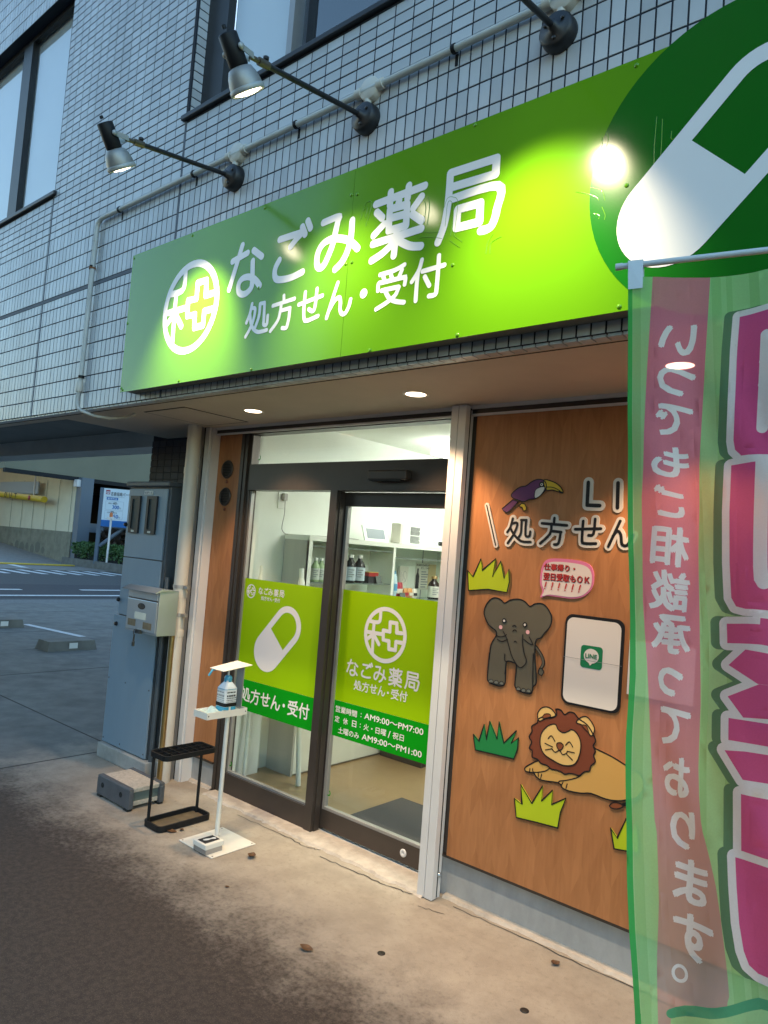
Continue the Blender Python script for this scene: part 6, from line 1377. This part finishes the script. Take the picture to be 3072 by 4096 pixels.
# wall outlet and cord, poles, counter, door mat
t = empty("wall_outlet", (WX, 1.285, 1.885)); tag(t, "white wall outlet with a plugged in cord on the shop wall", "outlet")
MB().box(.0, .008, -.035, .035, -.06, .06, .003).build("plate", "frame_white", t); MB().box(.008, .04, -.01, .025, .0, .05, .005).build("plug", "alu_grey", t)
q = [(.03, .01, 0), (.03, .012, -.1), (.03, .0, -.2), (.04, .03, -.235), (.08, .12, -.235), (.2, .25, -.231), (.22, .45, -.226), (.2, .62, -.231)]
MB().tube([Vector((a[0], a[1], c)) for a, c in zip(smooth([(a, b) for a, b, c in q], n=4), np.interp(np.arange(29) / 4, range(8), [c for a, b, c in q]))], .003, 6).build("cord", "alu_grey", t)
for a, b, rad, lab in (((-3.43, 1.25, .018), (-3.62, 1.30, 1.42), .017, "white pole leaning against the shelf side behind the fixed door"), ((-3.74, 1.05, .018), (-3.80, 1.10, 1.42), .014, "thin grey pole leaning in the left corner behind the fixed door")):
    o = MB().tube([Vector(a), Vector(b)], rad, 10).lathe([(rad, 0), (rad * 1.4, .03), (rad * 1.4, .12), (rad * .8, .16)], Vector(a).lerp(Vector(b), .85), Vector(b) - Vector(a), 10).build("leaning_pole", "shelf_white"); tag(o, lab, "pole", "poles leaning inside the shop")
o = box("foam_board", -3.80, -3.795, .98, 1.21, .017, .46, "frame_white"); o.rotation_euler = (0, 0, 0); tag(o, "white board standing on the floor behind the fixed door panel", "board")
t = empty("reception_counter", (-3.38, 2.5, 0)); tag(t, "reception counter with dark kick plate at the back of the shop", "counter"); bpy.context.view_layer.update()
P(box("kick_plate", -3.585, -3.185, 2.245, 2.98, .017, .12, "frame_brown"), t); P(box("counter_body", -3.59, -3.18, 2.235, 2.99, .12, .93, "shelf_white"), t); P(box("counter_top", -3.592, -3.17, 2.22, 3.0, .93, .955, "shelf_white"), t)
o = MB().box(-2.86, -1.7, 1.04, 1.62, .017, .028, .004).build("door_mat", "mat_grey"); tag(o, "dark grey door mat on the floor inside the sliding door", "mat")

# ================================================================== across the road
GB = empty("parking_garage", (-34, 14, 0)); tag(GB, "parking garage across the road with a dark entrance under an olive upper wall", "building"); bpy.context.view_layer.update()
def gb(n, a, b, c, d, e, f_, m): return P(MB().box(a, b, c, d, e, f_).build(n, m), GB)
gb("upper_wall", -30.6, -30.0, 9.62, 40, 3.70, 16, "garage_upper"); gb("upper_wall", -60, -30.0, 9.3, 9.62, 4.3, 16, "garage_upper")
gb("opening_beam", -30.1, -29.95, 9.6, 40, 3.55, 3.72, "garage_dark")
gb("ramp_wall", -60, -30.03, 12.60, 12.9, 1.36, 5.0, "garage_wall"); gb("ramp_wall_base", -60, -30.03, 12.57, 12.9, -.05, 1.36, "garage_low")
gb("side_wall", -60, -37.6, 9.4, 9.7, 0, 5, "garage_wall")
for k in range(6): gb("wall_joint", -36.3 + k * 1.2, -36.28 + k * 1.2, 12.565, 12.572, 0, 3.6, "garage_low")
gb("column", -30.02, -29.6, 12.62, 13.15, 0, 3.7, "steel_blue"); gb("service_box", -30.0, -29.7, 12.45, 12.62, 3.3, 3.6, "alu_white")
gb("dark_interior", -46, -45.8, 12.9, 60, 0, 6, "garage_dark"); gb("interior_floor", -46, -30.2, 12.95, 60, -.02, .01, "garage_dark"); gb("interior_ceiling", -46, -30.2, 12.95, 60, 3.9, 4.0, "garage_dark")
for k in range(3): gb("interior_beam", -46, -30.3, 18 + k * 6, 18.4 + k * 6, 3.5, 3.9, "steel_blue")
gb("parapet", -31, -30.8, 13.2, 40, 1.4, 1.8, "steel_blue")
rp = MB(); rp.add([(-60, 9.7, 2.4), (-30.1, 9.7, .002), (-30.1, 12.57, .002), (-60, 12.57, 2.4)], [(0, 1, 2, 3)]); P(rp.build("ramp", "pave_far"), GB)
o = box("far_lamp_tube", -33.2, -32.2, 13.9, 14.1, 2.78, 2.84, "far_lamp"); P(o, GB)
sd_ = MB()
for k in range(7): sd_.lathe([(.16 + .05 * (k % 3), 0), (.02, .002)], (-35.8 + k * .55, 12.566, .45 + .1 * (k % 2)), (0, -1, 0), 12)
mat("wall_stain", (.15, .14, .11), .9); P(sd_.build("stain", "wall_stain"), GB)
t = empty("height_bar", (-34.6, 12.2, 2.77)); tag(t, "yellow height limit bar reading OUT hung in the garage entrance", "barrier"); bpy.context.view_layer.update()
P(MB().tube([(-37.7, 12.1, 2.93), (-31.8, 12.1, 2.68)], .14, 14).build("bar", "bar_yellow"), t)
for k, ch_ in enumerate("OUT"):
    o = text("bar_text", ch_, -.13, .13, -.13, .13, 0, "ink", None, .01); o.location = (-35.55 + k * .55, 11.945, 2.845 - k * .024); P(o, t)
for x_ in (-37.3, -32.9): P(MB().tube([(x_, 12.1, 2.9 if x_ < -35 else 2.72), (x_, 12.1, 4.05)], .035, 8).build("hanger", "alu_white"), t)
for x_, z_ in ((-37.5, 2.92), (-33.0, 2.73)): P(MB().lathe([(.11, 0), (.11, .02), (0, .02)], (x_, 11.955, z_), (0, -1, 0), 16).build("red_disc", "psign_red"), t)
o = box("hanging_panel", -37.2, -33.0, 12.3, 12.36, 2.95, 3.5, "panel_grey"); tag(o, "pale blue grey panel hanging above the yellow height bar", "panel")
# planter, hedge, shrubs
t = empty("planter", (-27, 12.5, 0)); tag(t, "low weathered concrete planter in front of the garage", "planter"); bpy.context.view_layer.update()
P(MB().box(-29.85, -25.0, 12.2, 12.36, -.02, .30).box(-25.18, -25.0, 12.36, 22, -.02, .30).box(-29.85, -25.18, 12.36, 22, -.02, .22).build("kerb", "planter_con"), t)
def leaves(name, n, fn, size, m, lab, cat, core=None):
    rnd = random.Random(n); v = []; f = []
    for i in range(n):
        c = Vector(fn(rnd)); a = Vector((rnd.gauss(0, 1), rnd.gauss(0, 1), rnd.gauss(0, 1))).normalized(); b = a.orthogonal().normalized(); s = size * rnd.uniform(.6, 1.4)
        k = len(v); v += [c - a * s, c + b * s * .55, c + a * s, c - b * s * .55]; f.append((k, k + 1, k + 2, k + 3))
    t = empty(name, tuple(np.mean(np.array([q[:] for q in v]), 0) * np.array([1, 1, 0]))); tag(t, lab, cat); bpy.context.view_layer.update()
    o = P(mesh("foliage", v, f, m), t); o["kind"] = "stuff"; return t
def hedge_p(r_):
    x = r_.uniform(-29.6, -25.3); y = r_.uniform(12.42, 13.4); z = .30 + .62 * r_.random() ** .5 + .05 * math.sin(x * 4) + .04 * math.sin(x * 9 + y * 5)
    return (x, y, z)
hd = leaves("hedge", 9000, hedge_p, .055, "hedge", "dense dark green clipped hedge in the concrete planter", "hedge")
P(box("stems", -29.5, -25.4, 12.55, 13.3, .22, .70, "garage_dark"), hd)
def shrub_p(r_): return (r_.uniform(-30, -26), r_.uniform(13.9, 15.5), .6 + r_.random() * 1.1)
sb_ = leaves("dry_shrub", 2600, shrub_p, .14, "twig", "dark dry shrubs behind the parking price sign", "shrub")
# warning post
t = empty("warning_post", (-26.3, 12.27, .28)); tag(t, "thin white post with orange beacon at the planter edge", "post")
MB().tube([(0, 0, 0), (.02, .0, 1.72)], .04, 10).build("post", "alu_white", t); MB().box(-.18, .16, -.06, .06, 1.70, 1.80).build("bracket", "alu_white", t); MB().lathe([(.06, 1.80), (.065, 1.9), (.04, 1.97), (0, 1.98)], (0, 0, 0), (0, 0, 1), 12).build("beacon", "orange_lens", t)
# parking price sign
PSN = empty("parking_sign", (-27, 12.3, 0)); tag(PSN, "white and blue parking price sign on steel posts across the road", "sign")
s_ = MB().box(-.19, -.05, .0, .12, .2, 3.23).box(2.35, 2.48, 0, .12, .2, 3.23).box(-.05, 2.35, .04, .09, 1.66, 1.74); s_.build("posts", "steel_blue", PSN)
br_ = MB(); br_.tube([(-.05, .08, .90), (.90, .3, 1.80)], .075, 8); br_.build("brace", "steel_blue", PSN)
box("panel", -.045, 2.345, .0, .04, 1.70, 3.215, "psign_white", PSN); box("blue_strip", -.045, 2.345, -.006, .0, 1.70, 1.955, "psign_blue", PSN)
box("badge", .04, .20, -.006, 0, 2.98, 3.15, "psign_red", PSN); box("badge_inner", .065, .175, -.012, -.006, 3.0, 3.10, "psign_white", PSN); text("badge_text", "P", .095, .15, 3.01, 3.085, -.016, "psign_red", PSN, .03)
text("sign_text", "名鉄協商パーキング", .235, 1.25, 2.93, 3.09, -.006, "ink", PSN, .012)
box("rule", .05, .78, -.004, 0, 2.885, 2.895, "ink_grey", PSN)
box("tab", .09, .53, -.006, 0, 2.765, 2.865, "psign_blue", PSN); text("tab_text", "基本料金", .12, .50, 2.782, 2.848, -.010, "psign_white", PSN, .015)
for s_, a, b, z, h_, m in (("最初の", .17, .34, 2.60, .06, "ink_grey"), ("60", .36, .49, 2.59, .10, "ink"), ("分", .50, .55, 2.60, .05, "ink_grey"), ("300", .33, .60, 2.41, .15, "psign_blue"), ("円", .61, .67, 2.42, .06, "ink_grey"),
                           ("以降", .15, .27, 2.235, .06, "ink_grey"), ("30", .28, .41, 2.225, .10, "ink"), ("分毎", .42, .54, 2.235, .05, "ink_grey"), ("150", .33, .60, 2.04, .15, "psign_blue"), ("円", .61, .67, 2.05, .06, "ink_grey")):
    text("price_text", s_, a, b, z, z + h_, -.006, m, PSN, .022)
for k in range(6): box("rule", .95, 2.25, -.004, 0, 2.10 + k * .15, 2.106 + k * .15, "ink_grey", PSN)
for a, b, c, d in ((.06, .76, 2.375, 2.72), (.06, .76, 2.01, 2.34)):
    f_ = MB(); f_.box(a, b, -.003, 0, c, c + .008); f_.box(a, b, -.003, 0, d - .008, d); f_.box(a, a + .008, -.003, 0, c + .008, d - .008); f_.box(b - .008, b, -.003, 0, c + .008, d - .008); f_.build("price_frame", "panel_grey", PSN)
on_plane(PSN, (-27, 12.3, 0), (.7071, .7071, 0), (.7071, -.7071, 0))

# building across the forecourt, behind the camera: it closes off the sky on that side and shows in the sign and the panes
NB = empty("office_block", (0, -17, 0)); tag(NB, "grey office block across the forecourt seen only in reflections", "building"); bpy.context.view_layer.update()
mat("block_wall", (.085, .083, .085), .8, var=.1, vscale=1.5)
P(MB().box(-16.7, 1.6, -22, -14, 0, 16).build("wall", "block_wall"), NB)
for fl_ in range(5):
    for k in range(5):
        P(MB().box(-15.8 + k * 3.7, -13.4 + k * 3.7, -14.02, -13.96, 1.0 + fl_ * 3.1, 2.7 + fl_ * 3.1).build("window", "meter_glass"), NB)
P(MB().box(-16.9, 1.8, -22.2, -13.8, 16, 16.4).build("parapet", "block_wall"), NB)
LB = empty("glow_blocker_house", (-45, -24, 0)); tag(LB, "added long low grey row house, unseen, blocking the horizon glow", "building"); bpy.context.view_layer.update()  # unseen row house added to keep the yellow horizon out of reflections
mat("row_wall", (.14, .14, .145), .85, var=.12, vscale=.8); mat("row_roof", (.05, .055, .065), .6)
P(MB().box(-78, -27, -31, -24, 0, 4.6).build("wall", "row_wall"), LB); P(MB().box(-78.4, -26.6, -31.4, -23.5, 4.6, 4.9).build("roof", "row_roof"), LB)
for k in range(11): P(MB().box(-76 + k * 4.5, -74 + k * 4.5, -24.02, -23.96, .9, 2.4).build("window", "meter_glass"), LB)
